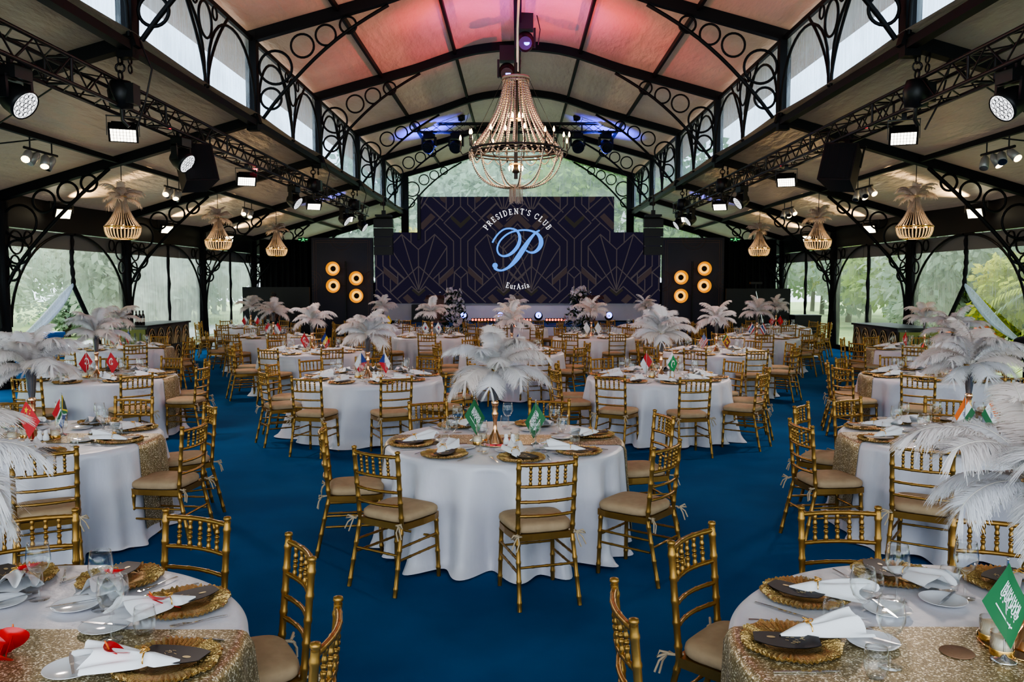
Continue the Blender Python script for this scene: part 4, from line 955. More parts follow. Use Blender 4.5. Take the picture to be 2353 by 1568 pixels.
# ---------------- feathers
def feather_mesh(name, L, W, phi0, bend, nb, seed, mats):
    rr = random.Random(seed); P = []; T = []; n = 22; wb = .0032 if nb > 200 else .0052; x = z = 0.0; P.append(V((0, 0, 0)))
    for i in range(n):
        t = (i+.5)/n; ph = phi0+bend*t**1.6; x += sin(ph)*L/n; z += cos(ph)*L/n; P.append(V((x, 0, z)))
    for i in range(n+1): T.append((P[min(i+1, n)]-P[max(i-1, 0)]).normalized())
    m = MB(); m.cur = 1; m.tube(P, [.0035*(1-.8*i/n)+.0006 for i in range(n+1)], 4, False); m.cur = 0
    twist = rr.uniform(-.25, .25)
    for k in range(nb):
        t = .14+.86*((k+rr.random())/nb); f = t*n; i = min(int(f), n-1); c = P[i].lerp(P[i+1], f-i); tg = T[i].lerp(T[i+1], f-i).normalized()
        prof = min(1, (t-.10)/.28)**.7*(1 if t < .86 else (1-((t-.86)/.14)**2*.35)); 
        for s in (-1, 1):
            side = V((0, s, 0)); nrm = tg.cross(side)*(-s if False else 1); nrm = V((-tg.z, 0, tg.x)) if False else tg.cross(V((0, 1, 0)))
            lb = W*prof*rr.uniform(.72, 1.12); d = (side*cos(twist)+tg*rr.uniform(.25, .75)+nrm*rr.uniform(-.38, .38)).normalized(); a = c; w = wb; prev = None
            if t > .93: d = (d+tg*1.2).normalized()
            vs = []
            for q in range(4):
                u = q/3; p = c+d*lb*u+V((0, 0, -1))*lb*.42*u*u+tg*lb*.14*u*u*rr.uniform(.6, 1.2); ww = tg*w*(1-.72*u)
                vs += [p-ww, p+ww]
            m.add(vs, [(0, 2, 3, 1), (2, 4, 5, 3), (4, 6, 7, 5)], True)
    return m.mesh(name, mats)
FM = {}
def fset(key, nb, mats):
    FM[key] = {'up': [feather_mesh('feather', .38, .088, R(4), R(72), nb, 1, mats), feather_mesh('feather', .36, .088, R(16), R(88), nb, 2, mats)],
               'mid': [feather_mesh('feather', .40, .095, R(32), R(84), nb, 3, mats), feather_mesh('feather', .39, .095, R(46), R(78), nb, 4, mats)],
               'low': [feather_mesh('feather', .36, .10, R(66), R(72), nb, 5, mats), feather_mesh('feather', .34, .10, R(80), R(66), nb, 6, mats)]}
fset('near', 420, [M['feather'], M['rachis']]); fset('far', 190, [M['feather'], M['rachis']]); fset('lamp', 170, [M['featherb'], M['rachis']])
def plume(root, key, z, scale=1.0, seed=0, nn=(4, 7, 7)):
    rr = random.Random(seed)
    for kind, n in zip(('up', 'mid', 'low'), nn):
        for i in range(n):
            o = mobj('feather', FM[key][kind][i % 2], root, (0, 0, z), (rr.uniform(-.16, .16), rr.uniform(-.30, .16), 2*pi*(i+rr.uniform(-.38, .38))/n+seed)); s = scale*rr.uniform(.82, 1.16); o.scale = (s, s*rr.uniform(.9, 1.15), s)
# ---------------- aisle chandeliers
bdm = MB(); nst = 30
pts = [(.075+(.315-.075)*(t/12)**1.9, 0, 3.58-(3.58-3.03)*t/12) for t in range(13)]; s1 = beads(pts, .0095, 5)
for k in range(nst):
    a = 2*pi*k/nst; o = len(bdm.v); bdm.v.extend([(x*cos(a)-y*sin(a), x*sin(a)+y*cos(a), z) for x, y, z in s1.v]); bdm.f.extend([[i+o for i in f] for f in s1.f]); bdm.m.extend(s1.m); bdm.sm.extend(s1.sm)
bdm = bdm.mesh('bead_drape', M['bead'])
bk = MB(); pts = [(.315, 0, 3.02), (.312, 0, 2.96), (.29, 0, 2.88), (.25, 0, 2.82), (.19, 0, 2.80)]; s2 = beads(pts, .0105, 5)
for k in range(nst):
    a = 2*pi*k/nst; o = len(bk.v); bk.v.extend([(x*cos(a)-y*sin(a), x*sin(a)+y*cos(a), z) for x, y, z in s2.v]); bk.f.extend([[i+o for i in f] for f in s2.f]); bk.m.extend(s2.m); bk.sm.extend(s2.sm)
bk = bk.mesh('bead_basket', M['beadgold'])
hp = MB(); hp.ring((0, 0, 3.02), (1, 0, 0), (0, 1, 0), .315, .014, 32, 5); hp.ring((0, 0, 2.80), (1, 0, 0), (0, 1, 0), .19, .010, 28, 5); hp.ring((0, 0, 3.58), (1, 0, 0), (0, 1, 0), .075, .012, 16, 5); hp = hp.mesh('ring', M['gold_bright'])
ck = MB(); ck.tube([(0, 0, 3.0), (0, 0, 4.22)], .008, 5); ck = ck.mesh('chain', M['cable'])
bs = MB(); bs.sphere((0, 0, 0), .022, 8, 6, (1, 1, 1.3)); bs = bs.mesh('bulb', M['bulbs'])
for sg, sd in ((-1, 'left'), (1, 'right')):
    for k, y in enumerate((15.66, 20.66, 25.66)):
        root = thing('feather_chandelier', 'beaded basket chandelier topped with feathers in the %s-hand aisle, %s' % (sd, ['largest and nearest', 'middle of three', 'smallest, near the stage'][k]), 'chandelier', (sg*7.33, y, 0))
        mobj('bead_drape', bdm, root); mobj('bead_basket', bk, root); mobj('ring', hp, root); mobj('chain', ck, root)
        for q in range(6): mobj('bulb', bs, root, (.21*cos(q*pi/3), .21*sin(q*pi/3), 3.03))
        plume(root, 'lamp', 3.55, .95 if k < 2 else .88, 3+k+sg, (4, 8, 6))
        lamp('POINT', 'basket_lamp', (sg*7.33, y, 2.98), 9, (1, .68, .32), size=.15)
# ============================================================ banquet tables
RT = .92; ZT_ = .76
CLOCK = ['three', 'two', 'one', 'twelve', 'eleven', 'ten', 'nine', 'eight', 'seven', 'six', 'five', 'four']
def clocks(angs):
    """distinct clock position (six = side nearest the camera) for each seat angle"""
    used = {}; out = {}
    for a in sorted(angs, key=lambda a: abs(((a % 30)+15) % 30-15)):
        h = round((a % 360)/30) % 12
        for d in (0, 1, -1, 2, -2, 3, -3):
            if (h+d) % 12 not in used: used[(h+d) % 12] = 1; out[a] = CLOCK[(h+d) % 12]; break
    return out
# name: (x, y, description (max 7 words), detail level, seat angles, runner, rest)
def seats(a0, n=9): return [a0+360/n*i for i in range(n)]
TB = [
 ('T1', -.10, 6.51, 'front centre table with green flags', 0, [-125, -80, -42, 14, 70, 125, -164], 1),
 ('T2', -1.86, 2.68, 'corner table with red anthuriums', 0, [73, 108, 36, -5], 1),
 ('T3', 1.66, 2.72, 'corner table with one green flag', 0, [97, 137, 176, 62], 1),
 ('T4', -3.80, 6.55, 'table with plain-red and many-coloured flags', 0, [-58, -10, 34, 80, 128, 172, -140, -98], 1),
 ('T5', 3.55, 6.65, 'table with saffron, white and green flags', 0, [-169, -128, 146, 112, 69, 30, -10, -88], 1),
 ('T6', -1.91, 10.90, 'table with white, red, blue-triangle flags', 1, [-110, -70, -150, 172, 140, -36, 12, 60, 100], 0),
 ('T7', 1.84, 10.95, 'table with red-white and crescent flags', 1, [-122, -84, -42, -10, 30, 75, 120, 166, -162], 0),
 ('T8', -5.45, 10.92, 'left aisle table with two red flags', 1, [-50, -95, -8, 28, 70, 110, 150, -140], 1),
 ('T10', 5.52, 11.10, 'right aisle table with a red-green flag', 1, [-122, -165, 168, -80, 130, 90, 45, -35], 1),
 ('T12', -.10, 14.90, 'table behind the front centre plumes', 2, seats(-72, 9), 0),
 ('T13', -3.68, 15.00, 'table with crescent and tricolour flags', 2, seats(-105, 9), 0),
 ('T14', 3.51, 14.90, 'table with striped and maroon flags', 2, seats(-115, 9), 0),
 ('T9', -7.50, 15.80, 'table beside the left bar', 2, seats(-100, 8), 1),
 ('T11', 7.45, 15.60, 'table beside the right bar', 2, seats(-118, 8), 1),
 ('T15', -1.96, 19.24, 'table with two red-disc flags', 3, seats(-88, 9), 0),
 ('T16', 1.74, 19.19, 'table with plain white flags', 3, seats(-115, 9), 0),
 ('T17', -5.55, 19.05, 'left table with half-red flags', 3, seats(-110, 9), 0),
 ('T19', 5.40, 18.95, 'right table with red-white-blue flags', 3, seats(-100, 9), 0),
 ('T18', -7.35, 23.10, 'table before the left black booth', 3, seats(-100, 9), 0),
 ('T20', 7.05, 22.95, 'table before the right black booth', 3, seats(-95, 9), 0),
 ('T21', -3.70, 23.10, 'table with a yellow flag', 3, seats(-92, 9), 0),
 ('T22', -.10, 23.05, 'table in front of stage centre', 3, seats(-65, 9), 0),
 ('T23', 3.52, 23.15, 'table below the right lectern', 3, seats(-110, 9), 0),
]
# ---------------------------------------------------------------- tablecloth and runner
def fold(a, sd):
    rr = random.Random(sd); v = 0
    for k in range(7):
        f = rr.choice([6, 8, 9, 11, 13, 15, 17, 19, 22]); v += rr.uniform(.4, 1)*sin(f*a+rr.uniform(0, 6.28)+.7*sin(2*a+k))
    return v/2.1
def calm(a):   # smoother where the runner hangs over
    return 1-.92*(math.exp(-(min(abs(a), abs(a-2*pi))/.30)**4)+math.exp(-(abs(a-pi)/.30)**4))
FOLDC = {}
def cloth_r(a, s, sd, runner):
    """radius at angle a and drop fraction s (0 edge .. 1 floor)"""
    a %= 2*pi
    key = (round(a, 5), sd)
    if key not in FOLDC: FOLDC[key] = fold(a, sd)
    k = calm(a) if runner else 1
    return RT+.008+(.03+.03*k)*s+.115*k*FOLDC[key]*(s**.55)*(.55+.45*s)+(.03*max(0, (s-.9)/.1)*(1+.8*sin(5*a+sd))*k)
def cloth_mesh(sd, runner, nt, nz):
    m = MB(); rings = []
    rr = random.Random(sd+50)
    for r_ in (.02, .3, .6, .82, .89): rings.append([(r_*cos(2*pi*k/nt), r_*sin(2*pi*k/nt), ZT_) for k in range(nt)])
    for q in range(1, 4):
        e = q/4*pi/2; rings.append([((RT-.028+.034*sin(e))*cos(2*pi*k/nt), (RT-.028+.034*sin(e))*sin(2*pi*k/nt), ZT_-.030*(1-cos(e))) for k in range(nt)])
    for j in range(nz+1):
        s = (j/nz)
        ring = []
        for k in range(nt):
            a = 2*pi*k/nt; r_ = cloth_r(a, s, sd, runner); z = (ZT_-.03)*(1-s)+.008+(.010*(1+sin(11*a+sd))*1.0 if s > .97 else 0)
            ring.append((r_*cos(a), r_*sin(a), z))
        rings.append(ring)
    m.loft(rings, False); m.poly(rings[0]); return m.mesh('tablecloth', M['satin'])
def runner_mesh(sd, w=.42):
    m = MB(); nv = 10; path = []
    xe = 0.0
    def pt(u, v):
        # u: -1..1 along x, v: -.5...5 across
        y = v*w; ux = abs(u); sg = 1 if u >= 0 else -1; xt = math.sqrt((RT-.028)**2-y*y)
        if ux <= .62: return (sg*xt*ux/.62, y, ZT_+.004)
        s = (ux-.62)/.38
        a = math.atan2(y, xt) if sg > 0 else pi-math.atan2(y, xt)
        if s < .16: e = s/.16*pi/2; r_ = RT-.028+.034*sin(e)+.008*sin(e); return (r_*cos(a), r_*sin(a), ZT_+.004-.030*(1-cos(e)))
        s = (s-.16)/.84*.86
        r_ = cloth_r(a, s, sd, 1)+.012+.006*sin(y*40+s*3); return (r_*cos(a), r_*sin(a), (ZT_-.03)*(1-s))
    m.grid(lambda u, v: pt(-1+2*u, v-.5), 110, nv); return m.mesh('table_runner', M['sequin'])
CL = {}
def cloth_for(lv, runner, i):
    nt, nz = ((288, 26) if lv == 0 else (200, 16) if lv == 1 else (120, 10)); sd = (11+i) if lv < 2 else 40+i % 3+(10 if runner else 0)
    k = (sd, runner, lv)
    if k not in CL: CL[k] = (cloth_mesh(sd, runner, nt, nz), runner_mesh(sd) if runner else None)
    return CL[k]
# ---------------------------------------------------------------- chairs
def bamboo(p, q, r, joints, n=8, bulge=1.2):
    p = V(p); q = V(q); L = (q-p).length; ts = [(0, 1)]
    for j in joints:
        h = .010/L; ts += [(j-h*1.4, 1), (j-h*.5, bulge), (j+h*.5, bulge), (j+h*1.4, 1)]
    ts += [(1, 1)]; ts.sort()
    m = MB(); m.tube([p.lerp(q, t) for t, _ in ts], [r*k for _, k in ts], n); return m
def join(*ms):
    o = MB()
    for k in ms:
        b = len(o.v); o.v += k.v; o.f += [[i+b for i in f] for f in k.f]; o.m += k.m; o.sm += k.sm
    return o
def cushion_mb(ns=32):
    m = MB(); rings = []
    for sc, z in ((.80, .448), (.97, .450), (1.0, .458), (1.015, .474), (1.0, .490), (.93, .502), (.7, .509), (.3, .512), (.02, .513)):
        ring = []
        for k in range(ns):
            a = 2*pi*k/ns; ca, sa = cos(a), sin(a); e = 2/4.5
            x = math.copysign(abs(ca)**e, ca)*.203*sc; y = math.copysign(abs(sa)**e, sa)*.200*sc; x *= 1+.10*(y/.2)*.5
            ring.append((x, y+.005, z))
        rings.append(ring)
    m.loft(rings, True); return m
def chair_geo():
    g = {}
    def rear(s):
        return join(bamboo((s*.195, -.285, 0), (s*.178, -.190, .43), .0145, (.12, .4, .66, .9)), bamboo((s*.178, -.190, .43), (s*.183, -.232, .905), .0150, (.12, .33, .52, .72, .92)), MB().lathe([(.001, .90), (.016, .902), (.012, .908), (.018, .914), (.016, .926), (.001, .930)], 10, (s*.183, -.232, 0)))
    def front(s): return bamboo((s*.185, .185, 0), (s*.175, .172, .42), .0145, (.15, .42, .7, .92))
    g['rear'] = [rear(-1), rear(1)]; g['front'] = [front(-1), front(1)]
    m = MB(); o = [(-.19, -.20), (.19, -.20), (.207, .0), (.205, .12), (.18, .195), (0, .21), (-.18, .195), (-.205, .12), (-.207, 0)]
    m.prism([(x, y, .405) for x, y in o], (0, 0, .042)); g['seat_frame'] = m
    g['cushion'] = cushion_mb()
    def tie(s):
        m = MB(); p = V((s*.19, -.21, .452))
        m.tube([p+V((-s*.03, .03, 0)), p, p+V((s*.005, -.03, -.005)), p+V((-s*.02, -.03, -.004)), p], .006, 5)
        m.tube([p+V((0, -.025, 0)), p+V((s*.035, -.045, .014)), p+V((s*.05, -.05, -.006)), p+V((0, -.025, 0))], .006, 5)
        m.tube([p+V((0, -.025, 0)), p+V((s*.03, -.05, -.03)), p+V((s*.05, -.06, -.075))], .005, 5); m.tube([p+V((0, -.025, 0)), p+V((-s*.0, -.05, -.04)), p+V((s*.02, -.055, -.09))], .005, 5); return m
    g['tie'] = [tie(-1), tie(1)]
    def rail(z, w, y, bow, r=.010, js=(.12, .35, .65, .88)):
        m = MB(); P = []; Rr = []
        for i in range(33):
            t = i/32; P.append((-w+2*w*t, y-bow*sin(pi*t), z)); d = min(abs(t-j) for j in js); Rr.append(r*(1.2 if d < .018 else 1))
        m.tube(P, Rr, 8); return m
    def yb(z): return -.190-.042*(z-.43)/.475
    g['top_rail'] = rail(.888, .183, yb(.888), .030, .012)
    g['rails'] = [rail(z, .180, yb(z), .030) for z in (.752, .655, .565)]
    sp = []
    for i in range(5):
        x = -.112+.056*i; t = (x+.183)/.366; b = .030*sin(pi*t); sp.append(bamboo((x, yb(.752)-b, .755), (x, yb(.885)-b, .885), .0075, (.1, .35, .5, .65, .9), 6, 1.45))
    g['spindles'] = sp
    st = []
    for z in (.30, .22): st.append([bamboo((s*.186, -.215, z+.0), (s*.181, .178, z), .0085, (.25, .5, .75), 6) for s in (-1, 1)])
    g['stretch'] = st[0]+st[1]+[bamboo((-.180, .180, .27), (.180, .180, .27), .0085, (.25, .5, .75), 6), bamboo((-.183, -.225, .25), (.183, -.225, .25), .0085, (.25, .5, .75), 6)]
    return g
G = chair_geo()
def chair_full():
    r = thing('chiavari_chair', '', 'chair')
    for k in G['rear']+G['front']: obj('leg', k, M['gold'], r)
    obj('seat_frame', G['seat_frame'], M['gold'], r); c = obj('cushion', G['cushion'], M['cushion'], r)
    for k in G['tie']: obj('tie', k, M['tie'], c)
    obj('top_rail', G['top_rail'], M['gold'], r)
    for k in G['rails']: obj('back_rail', k, M['gold'], r)
    for k in G['spindles']: obj('spindle', k, M['gold'], r)
    for k in G['stretch']: obj('stretcher', k, M['gold'], r)
    return r
def chair_mid():
    r = thing('chiavari_chair', '', 'chair')
    for k in G['rear']+G['front']: obj('leg', k, M['gold'], r)
    obj('seat_frame', G['seat_frame'], M['gold'], r); c = obj('cushion', join(G['cushion'], *G['tie']), M['cushion'], r)
    obj('backrest', join(G['top_rail'], *G['rails'], *G['spindles']), M['gold'], r); obj('stretcher', join(*G['stretch']), M['gold'], r)
    return r
def chair_far():
    r = thing('chiavari_chair', '', 'chair')
    obj('frame', join(*G['rear'], *G['front'], G['seat_frame'], *G['stretch']), M['gold'], r); obj('backrest', join(G['top_rail'], *G['rails'], *G['spindles']), M['gold'], r); obj('cushion', G['cushion'], M['cushion'], r)
    return r
CH = [chair_full(), None, chair_mid(), chair_far()]; CH[1] = CH[0]
# ---------------------------------------------------------------- tableware prototypes
def proto(name, mb, mats): return obj(name, mb, mats)
def charger_mb(nt):
    m = MB(); rr = random.Random(3); rings = []; ph = [rr.uniform(-1, 1) for _ in range(nt)]
    for r_, z, am in ((.001, .006, 0), (.085, .006, 0), (.095, .009, .1), (.108, .013, .8), (.122, .016, 1), (.136, .019, 1.2), (.150, .021, 1.4), (.160, .020, 1.6), (.166, .017, 1.6), (.160, .008, 1), (.10, .001, 0)):
        rings.append([((r_+(.006*ph[k]*(r_ > .15)+.004*sin(9*2*pi*k/nt+1)*(r_ > .15)))*cos(2*pi*k/nt), (r_+(.006*ph[k]*(r_ > .15)+.004*sin(9*2*pi*k/nt+1)*(r_ > .15)))*sin(2*pi*k/nt), z+.0028*am*((k % 2)*2-1)+.002*ph[k]*am) for k in range(nt)])
    m.loft(rings, False, smooth=False); return m
P_ = {}
P_['charger0'] = proto('charger_plate', charger_mb(110), M['charger']); P_['charger1'] = proto('charger_plate', charger_mb(40), M['charger'])
def napkin_proto(seed, nu=22, nv=30):
    rr = random.Random(seed); m = MB(); a1, a2 = rr.uniform(0, 6), rr.uniform(0, 6)
    def top(u, v):
        s = u; x = (v-.5)*2
        w = .010+.034*min(1, s/.30) if s < .30 else (.044-.016*math.exp(-((s-.36)/.05)**2)+.075*max(0, (s-.38)/.62)**.9)
        w *= 1
        h = .012+.030*min(1, s/.3) if s < .35 else .040+.012*sin((s-.35)*4)
        prof = max(0, 1-abs(x)**2.4)
        pl = (.009+.012*s)*sin(x*9+a1+3*s)*max(0, s-.3)*1.8+.006*sin(x*17+a2)*max(0, s-.3)
        L_ = .36+(.030*sin(x*7+a1)+.018*sin(x*13+a2))*max(0, s-.55)/.45
        return (x*w+.02*sin(a1)*s*s, -.13+L_*s-.05*abs(x)**2*s, .006+h*prof+pl*(prof**.4))
    m.grid(top, nu, nv); m.grid(lambda u, v: (top(u, 1-v)[0], top(u, 1-v)[1], .004+.003*sin(v*20)), nu, 8)
    o = obj('napkin', m, M['napkin'])
    m = MB(); yc = -.13+.36*.36
    m.tube([(.034*cos(a), yc, .026+.026*sin(a)) for a in [2*pi*i/20 for i in range(20)]], .003, 5, closed=True)
    for s in (-1, 1): m.tube([(s*.012+.012*cos(a), yc+.014*sin(a)*s, .058+.006*sin(a)) for a in [2*pi*i/14 for i in range(14)]], .0026, 5, closed=True)
    m.tube([(0, yc-.016, .056), (.006, yc, .062), (-.004, yc+.018, .058)], .0024, 5)
    obj('napkin_ring', m, M['gold_bright'], o); return o
P_['napkin'] = [napkin_proto(s) for s in (1, 2, 3, 4)]
def card_proto():
    m = MB(); m.grid(lambda u, v: ((u-.5)*.215, (v-.5)*.125*(1-.45*abs(2*u-1)**2.2), .022+.006*(2*u-1)**2), 16, 6); m.grid(lambda u, v: ((.5-u)*.215, (v-.5)*.125*(1-.45*abs(2*u-1)**2.2), .020+.006*(2*u-1)**2), 16, 6)
    o = obj('menu_card', m, M['card']); m = MB()
    def zz(x): return .0228+.006*(2*x/.215)**2
    m.poly([(-.05+.015*cos(a), .012+.008*sin(a), zz(-.05)) for a in [2*pi*i/14 for i in range(14)]])
    rr = random.Random(2)
    for i in range(14): x = .0+.055*rr.random(); y = -.03+.06*rr.random(); m.box((x, y, zz(x)), (.012, .0016, .0006), Matrix.Rotation(rr.uniform(-1, 1), 3, 'Z'))
    obj('gold_print', m, M['cardgold'], o); return o
P_['card'] = card_proto()
P_['bread'] = proto('side_plate', MB().lathe([(.001, .004), (.052, .004), (.062, .008), (.085, .014), (.087, .0145), (.084, .011), (.05, .0), (.001, .0)], 40), M['china'])
def flat(m, outline, z0, th=.0016, zf=None):
    top = [(x, y, z0+(zf(y) if zf else 0)+th) for x, y in outline]; m.prism([(x, y, z-th) for x, y, z in top], (0, 0, th))
def knife_mb(L=.215):
    m = MB(); n = 10
    def W(t): return (.0045+.001*sin(t*3) if t < .5 else .0075*(1-((t-.5)/.5)**3*.8))
    m.loft([[(-W(t)*.8, -L/2+L*t, .0015), (W(t), -L/2+L*t, .0015), (W(t), -L/2+L*t, .0045 if t < .5 else .003), (-W(t)*.8, -L/2+L*t, .0045 if t < .5 else .003)] for t in [i/n for i in range(n+1)]], smooth=False); return m
def fork_mb(L=.20):
    m = MB(); n = 10
    def zc(t): return .002+.010*max(0, (t-.62)/.38)*(1.4-max(0, (t-.62)/.38)) + .003*sin(pi*min(1, t/.6))
    def W(t): return .0055-.003*sin(pi*min(1, t/.65)) if t < .66 else .003+.008*min(1, (t-.66)/.10)
    m.loft([[(-W(t), -L/2+L*t, zc(t)), (W(t), -L/2+L*t, zc(t)), (W(t), -L/2+L*t, zc(t)+.002), (-W(t), -L/2+L*t, zc(t)+.002)] for t in [i/n*.78 for i in range(n+1)]], smooth=False)
    for k in range(4): m.bar((-.009+.006*k, -L/2+L*.77, zc(.77)+.001), (-.009+.006*k, L/2, zc(1)+.001), .0026, .0018)
    return m
P_['knife'] = proto('table_knife', knife_mb(), M['chrome']); P_['butter'] = proto('butter_knife', knife_mb(.18), M['chrome']); P_['fork'] = proto('dinner_fork', fork_mb(), M['chrome'])
P_['wine'] = proto('wine_glass', MB().lathe([(.001, .004), (.033, .0015), (.034, .003), (.012, .006), (.0045, .012), (.0038, .05), (.004, .085), (.012, .095), (.030, .112), (.040, .138), (.0405, .155), (.037, .185), (.0335, .205), (.0325, .205), (.036, .185), (.039, .155), (.038, .138), (.028, .114), (.006, .098), (.001, .097)], 24, caps=False), M['glass'])
P_['tumbler'] = proto('water_tumbler', MB().lathe([(.001, .001), (.026, .001), (.033, .012), (.039, .04), (.037, .075), (.033, .098), (.0318, .098), (.0355, .075), (.0375, .04), (.031, .014), (.024, .008), (.001, .008)], 24, caps=False), M['glass'])
def anth_proto():
    m = MB(); m.grid(lambda u, v: V((.042*u*sin((v-.5)*2*pi)*(1+.25*cos((v-.5)*2*pi)), .042*u*cos((v-.5)*2*pi)-.022*u, .014*u*u+.006*sin((v-.5)*12)*u)), 5, 18); o = obj('anthurium', m, M['anth'])
    m = MB(); m.tube([(0, 0, .004), (0, .012, .016), (0, .022, .024)], [.0034, .0034, .002], 6); obj('spadix', m, M['orangef'], o)
    m = MB(); m.tube([(0, 0, 0), (.02, -.06, -.008), (.03, -.14, -.012)], .0022, 5); obj('stem', m, M['anth'], o); return o
P_['anth'] = anth_proto()
def vase_proto():
    r = thing('feather_centrepiece', '', 'centrepiece')
    m = MB(); m.lathe([(.001, .0), (.072, .001), (.070, .008), (.030, .07), (.016, .105), (.013, .16), (.020, .20), (.027, .225), (.018, .245), (.024, .262), (.019, .275), (.026, .292), (.030, .312), (.020, .33)], 24); st = obj('stem', m, M['rose'], r)
    m = MB(); m.lathe([(.021, .325), (.026, .36), (.036, .46), (.044, .555), (.0455, .558), (.042, .545), (.030, .44), (.02, .34)], 24, caps=False); obj('trumpet_vase', m, M['trumpet'], r)
    m = MB(); m.lathe([(.045, .552), (.047, .558), (.045, .564), (.043, .558)], 24, caps=False); obj('rim', m, M['gold_bright'], r)
    return r
def small(name, mb, mats): return obj(name, mb, mats)
P_['tray'] = obj('mirror_tray', MB().lathe([(.001, .002), (.155, .002), (.160, .008), (.164, .008), (.164, .0), (.001, .0)], 48), M['mirror'])
def votive_proto():
    m = MB(); m.lathe([(.001, .001), (.034, .001), (.036, .004), (.036, .075), (.034, .075), (.034, .006), (.001, .006)], 20, caps=False); o = obj('candle_votive', m, M['glass'])
    m = MB(); m.lathe([(.001, .008), (.032, .008), (.032, .058), (.001, .056)], 18); obj('candle', m, M['wax'], o)
    m = MB(); m.lathe([(.0362, .0), (.0368, .002), (.0368, .020), (.0362, .022)], 20, caps=False); obj('gold_band', m, M['gold_bright'], o); return o
P_['votive'] = votive_proto()
def shaker_proto():
    m = MB(); m.lathe([(.001, 0), (.022, 0), (.024, .006), (.021, .035), (.013, .052), (.016, .062), (.015, .074), (.006, .081), (.001, .082)], 18); return obj('salt_shaker', m, M['china'])
P_['shaker'] = shaker_proto()
P_['coaster'] = obj('rattan_coaster', MB().lathe([(.001, .004), (.052, .004), (.054, .002), (.052, 0), (.001, 0)], 30), M['coaster'])
# ---------------------------------------------------------------- flags
def flag_proto(design, key):
    """small table flag: silver stand, pole, cloth hanging by its corner"""
    r = thing('table_flag', '', 'flag'); m = MB(); m.lathe([(.001, 0), (.040, 0), (.040, .006), (.014, .014), (.006, .024)], 18); m.tube([(0, 0, .01), (0, 0, .335)], .0035, 6); m.sphere((0, 0, .338), .006, 8, 5); obj('stand', m, M['silver'], r)
    lw, lh = .180, .150; TH = R(60)   # fly direction angle below horizontal
    fx, fz = cos(TH), -sin(TH); hx, hz = -cos(R(60)), -sin(R(60))
    def pt(u, v, off=0):     # u along fly, v down the hoist
        x = fx*u*lw+hx*v*lh; z = .328+fz*u*lw+hz*v*lh
        y = -.008+.030*abs(x/.09)**1.3*1.0+.006*sin(9*x+u*4); return (x, y+off, z)
    mats = []; m = MB(); NU, NV = 30, 24
    def mi(k):
        if M[k] not in mats: mats.append(M[k])
        return mats.index(M[k])
    for i in range(NU):
        for j in range(NV):
            m.cur = mi(design((i+.5)/NU, (j+.5)/NV)); m.add([pt(i/NU, j/NV), pt((i+1)/NU, j/NV), pt((i+1)/NU, (j+1)/NV), pt(i/NU, (j+1)/NV)], [(0, 1, 2, 3)], True)
    f = None
    cl = m
    f = obj('cloth', cl, mats, r)
    for mk, strokes in MARKS.get(key, []):
        m = MB()
        for off in (-.0012, .0012):
            for pts, w in strokes:
                if w is None: m.poly([pt(u, v, off) for u, v in pts]); continue
                for p, q in zip(pts, pts[1:]):
                    du, dv = (q[0]-p[0])*lw, (q[1]-p[1])*lh; L = hypot(du, dv) or 1e-6; nu, nv = -dv/L*w/2/lw, du/L*w/2/lh
                    m.poly([pt(p[0]+nu, p[1]+nv, off), pt(p[0]-nu, p[1]-nv, off), pt(q[0]-nu, q[1]-nv, off), pt(q[0]+nu, q[1]+nv, off)])
        obj('emblem', m, M[mk], f)
    return r
def disc(cx, cy, r, n=16, asp=.135/.2): return [(cx+r*asp*cos(2*pi*i/n), cy+r*sin(2*pi*i/n)) for i in range(n)]
def star(cx, cy, r, asp=.135/.2): return [(cx+(r if i % 2 == 0 else r*.4)*asp*cos(pi/2+pi*i/5), cy+(r if i % 2 == 0 else r*.4)*sin(pi/2+pi*i/5)) for i in range(10)]
def cres(cx, cy, r, asp=.135/.2):
    o = [(cx+r*asp*cos(R(a)), cy+r*sin(R(a))) for a in range(40, 321, 20)]; i_ = [(cx+.22*r*asp+.8*r*asp*cos(R(a)), cy+.8*r*sin(R(a))) for a in range(310, 49, -20)]; return o+i_
def script():
    S = []
    # stroke approximation of the flag's calligraphy: tall verticals, bowls and dots
    for x in (.20, .245, .30, .36, .40, .455, .52, .565, .62, .68, .74, .78): S.append(([(x, .22), (x+.012, .50)], .0042))
    for x in (.20, .33, .46, .60, .71): S.append(([(x, .48), (x+.03, .54), (x+.07, .53), (x+.10, .46), (x+.11, .40)], .0042))
    for x in (.22, .40, .56, .68): S.append(([(x, .32), (x+.05, .28), (x+.10, .34), (x+.06, .42), (x+.01, .40)], .0036))
    for x in (.26, .34, .50, .66, .76): S.append(([(x, .57), (x+.02, .60)], .0042))
    return S
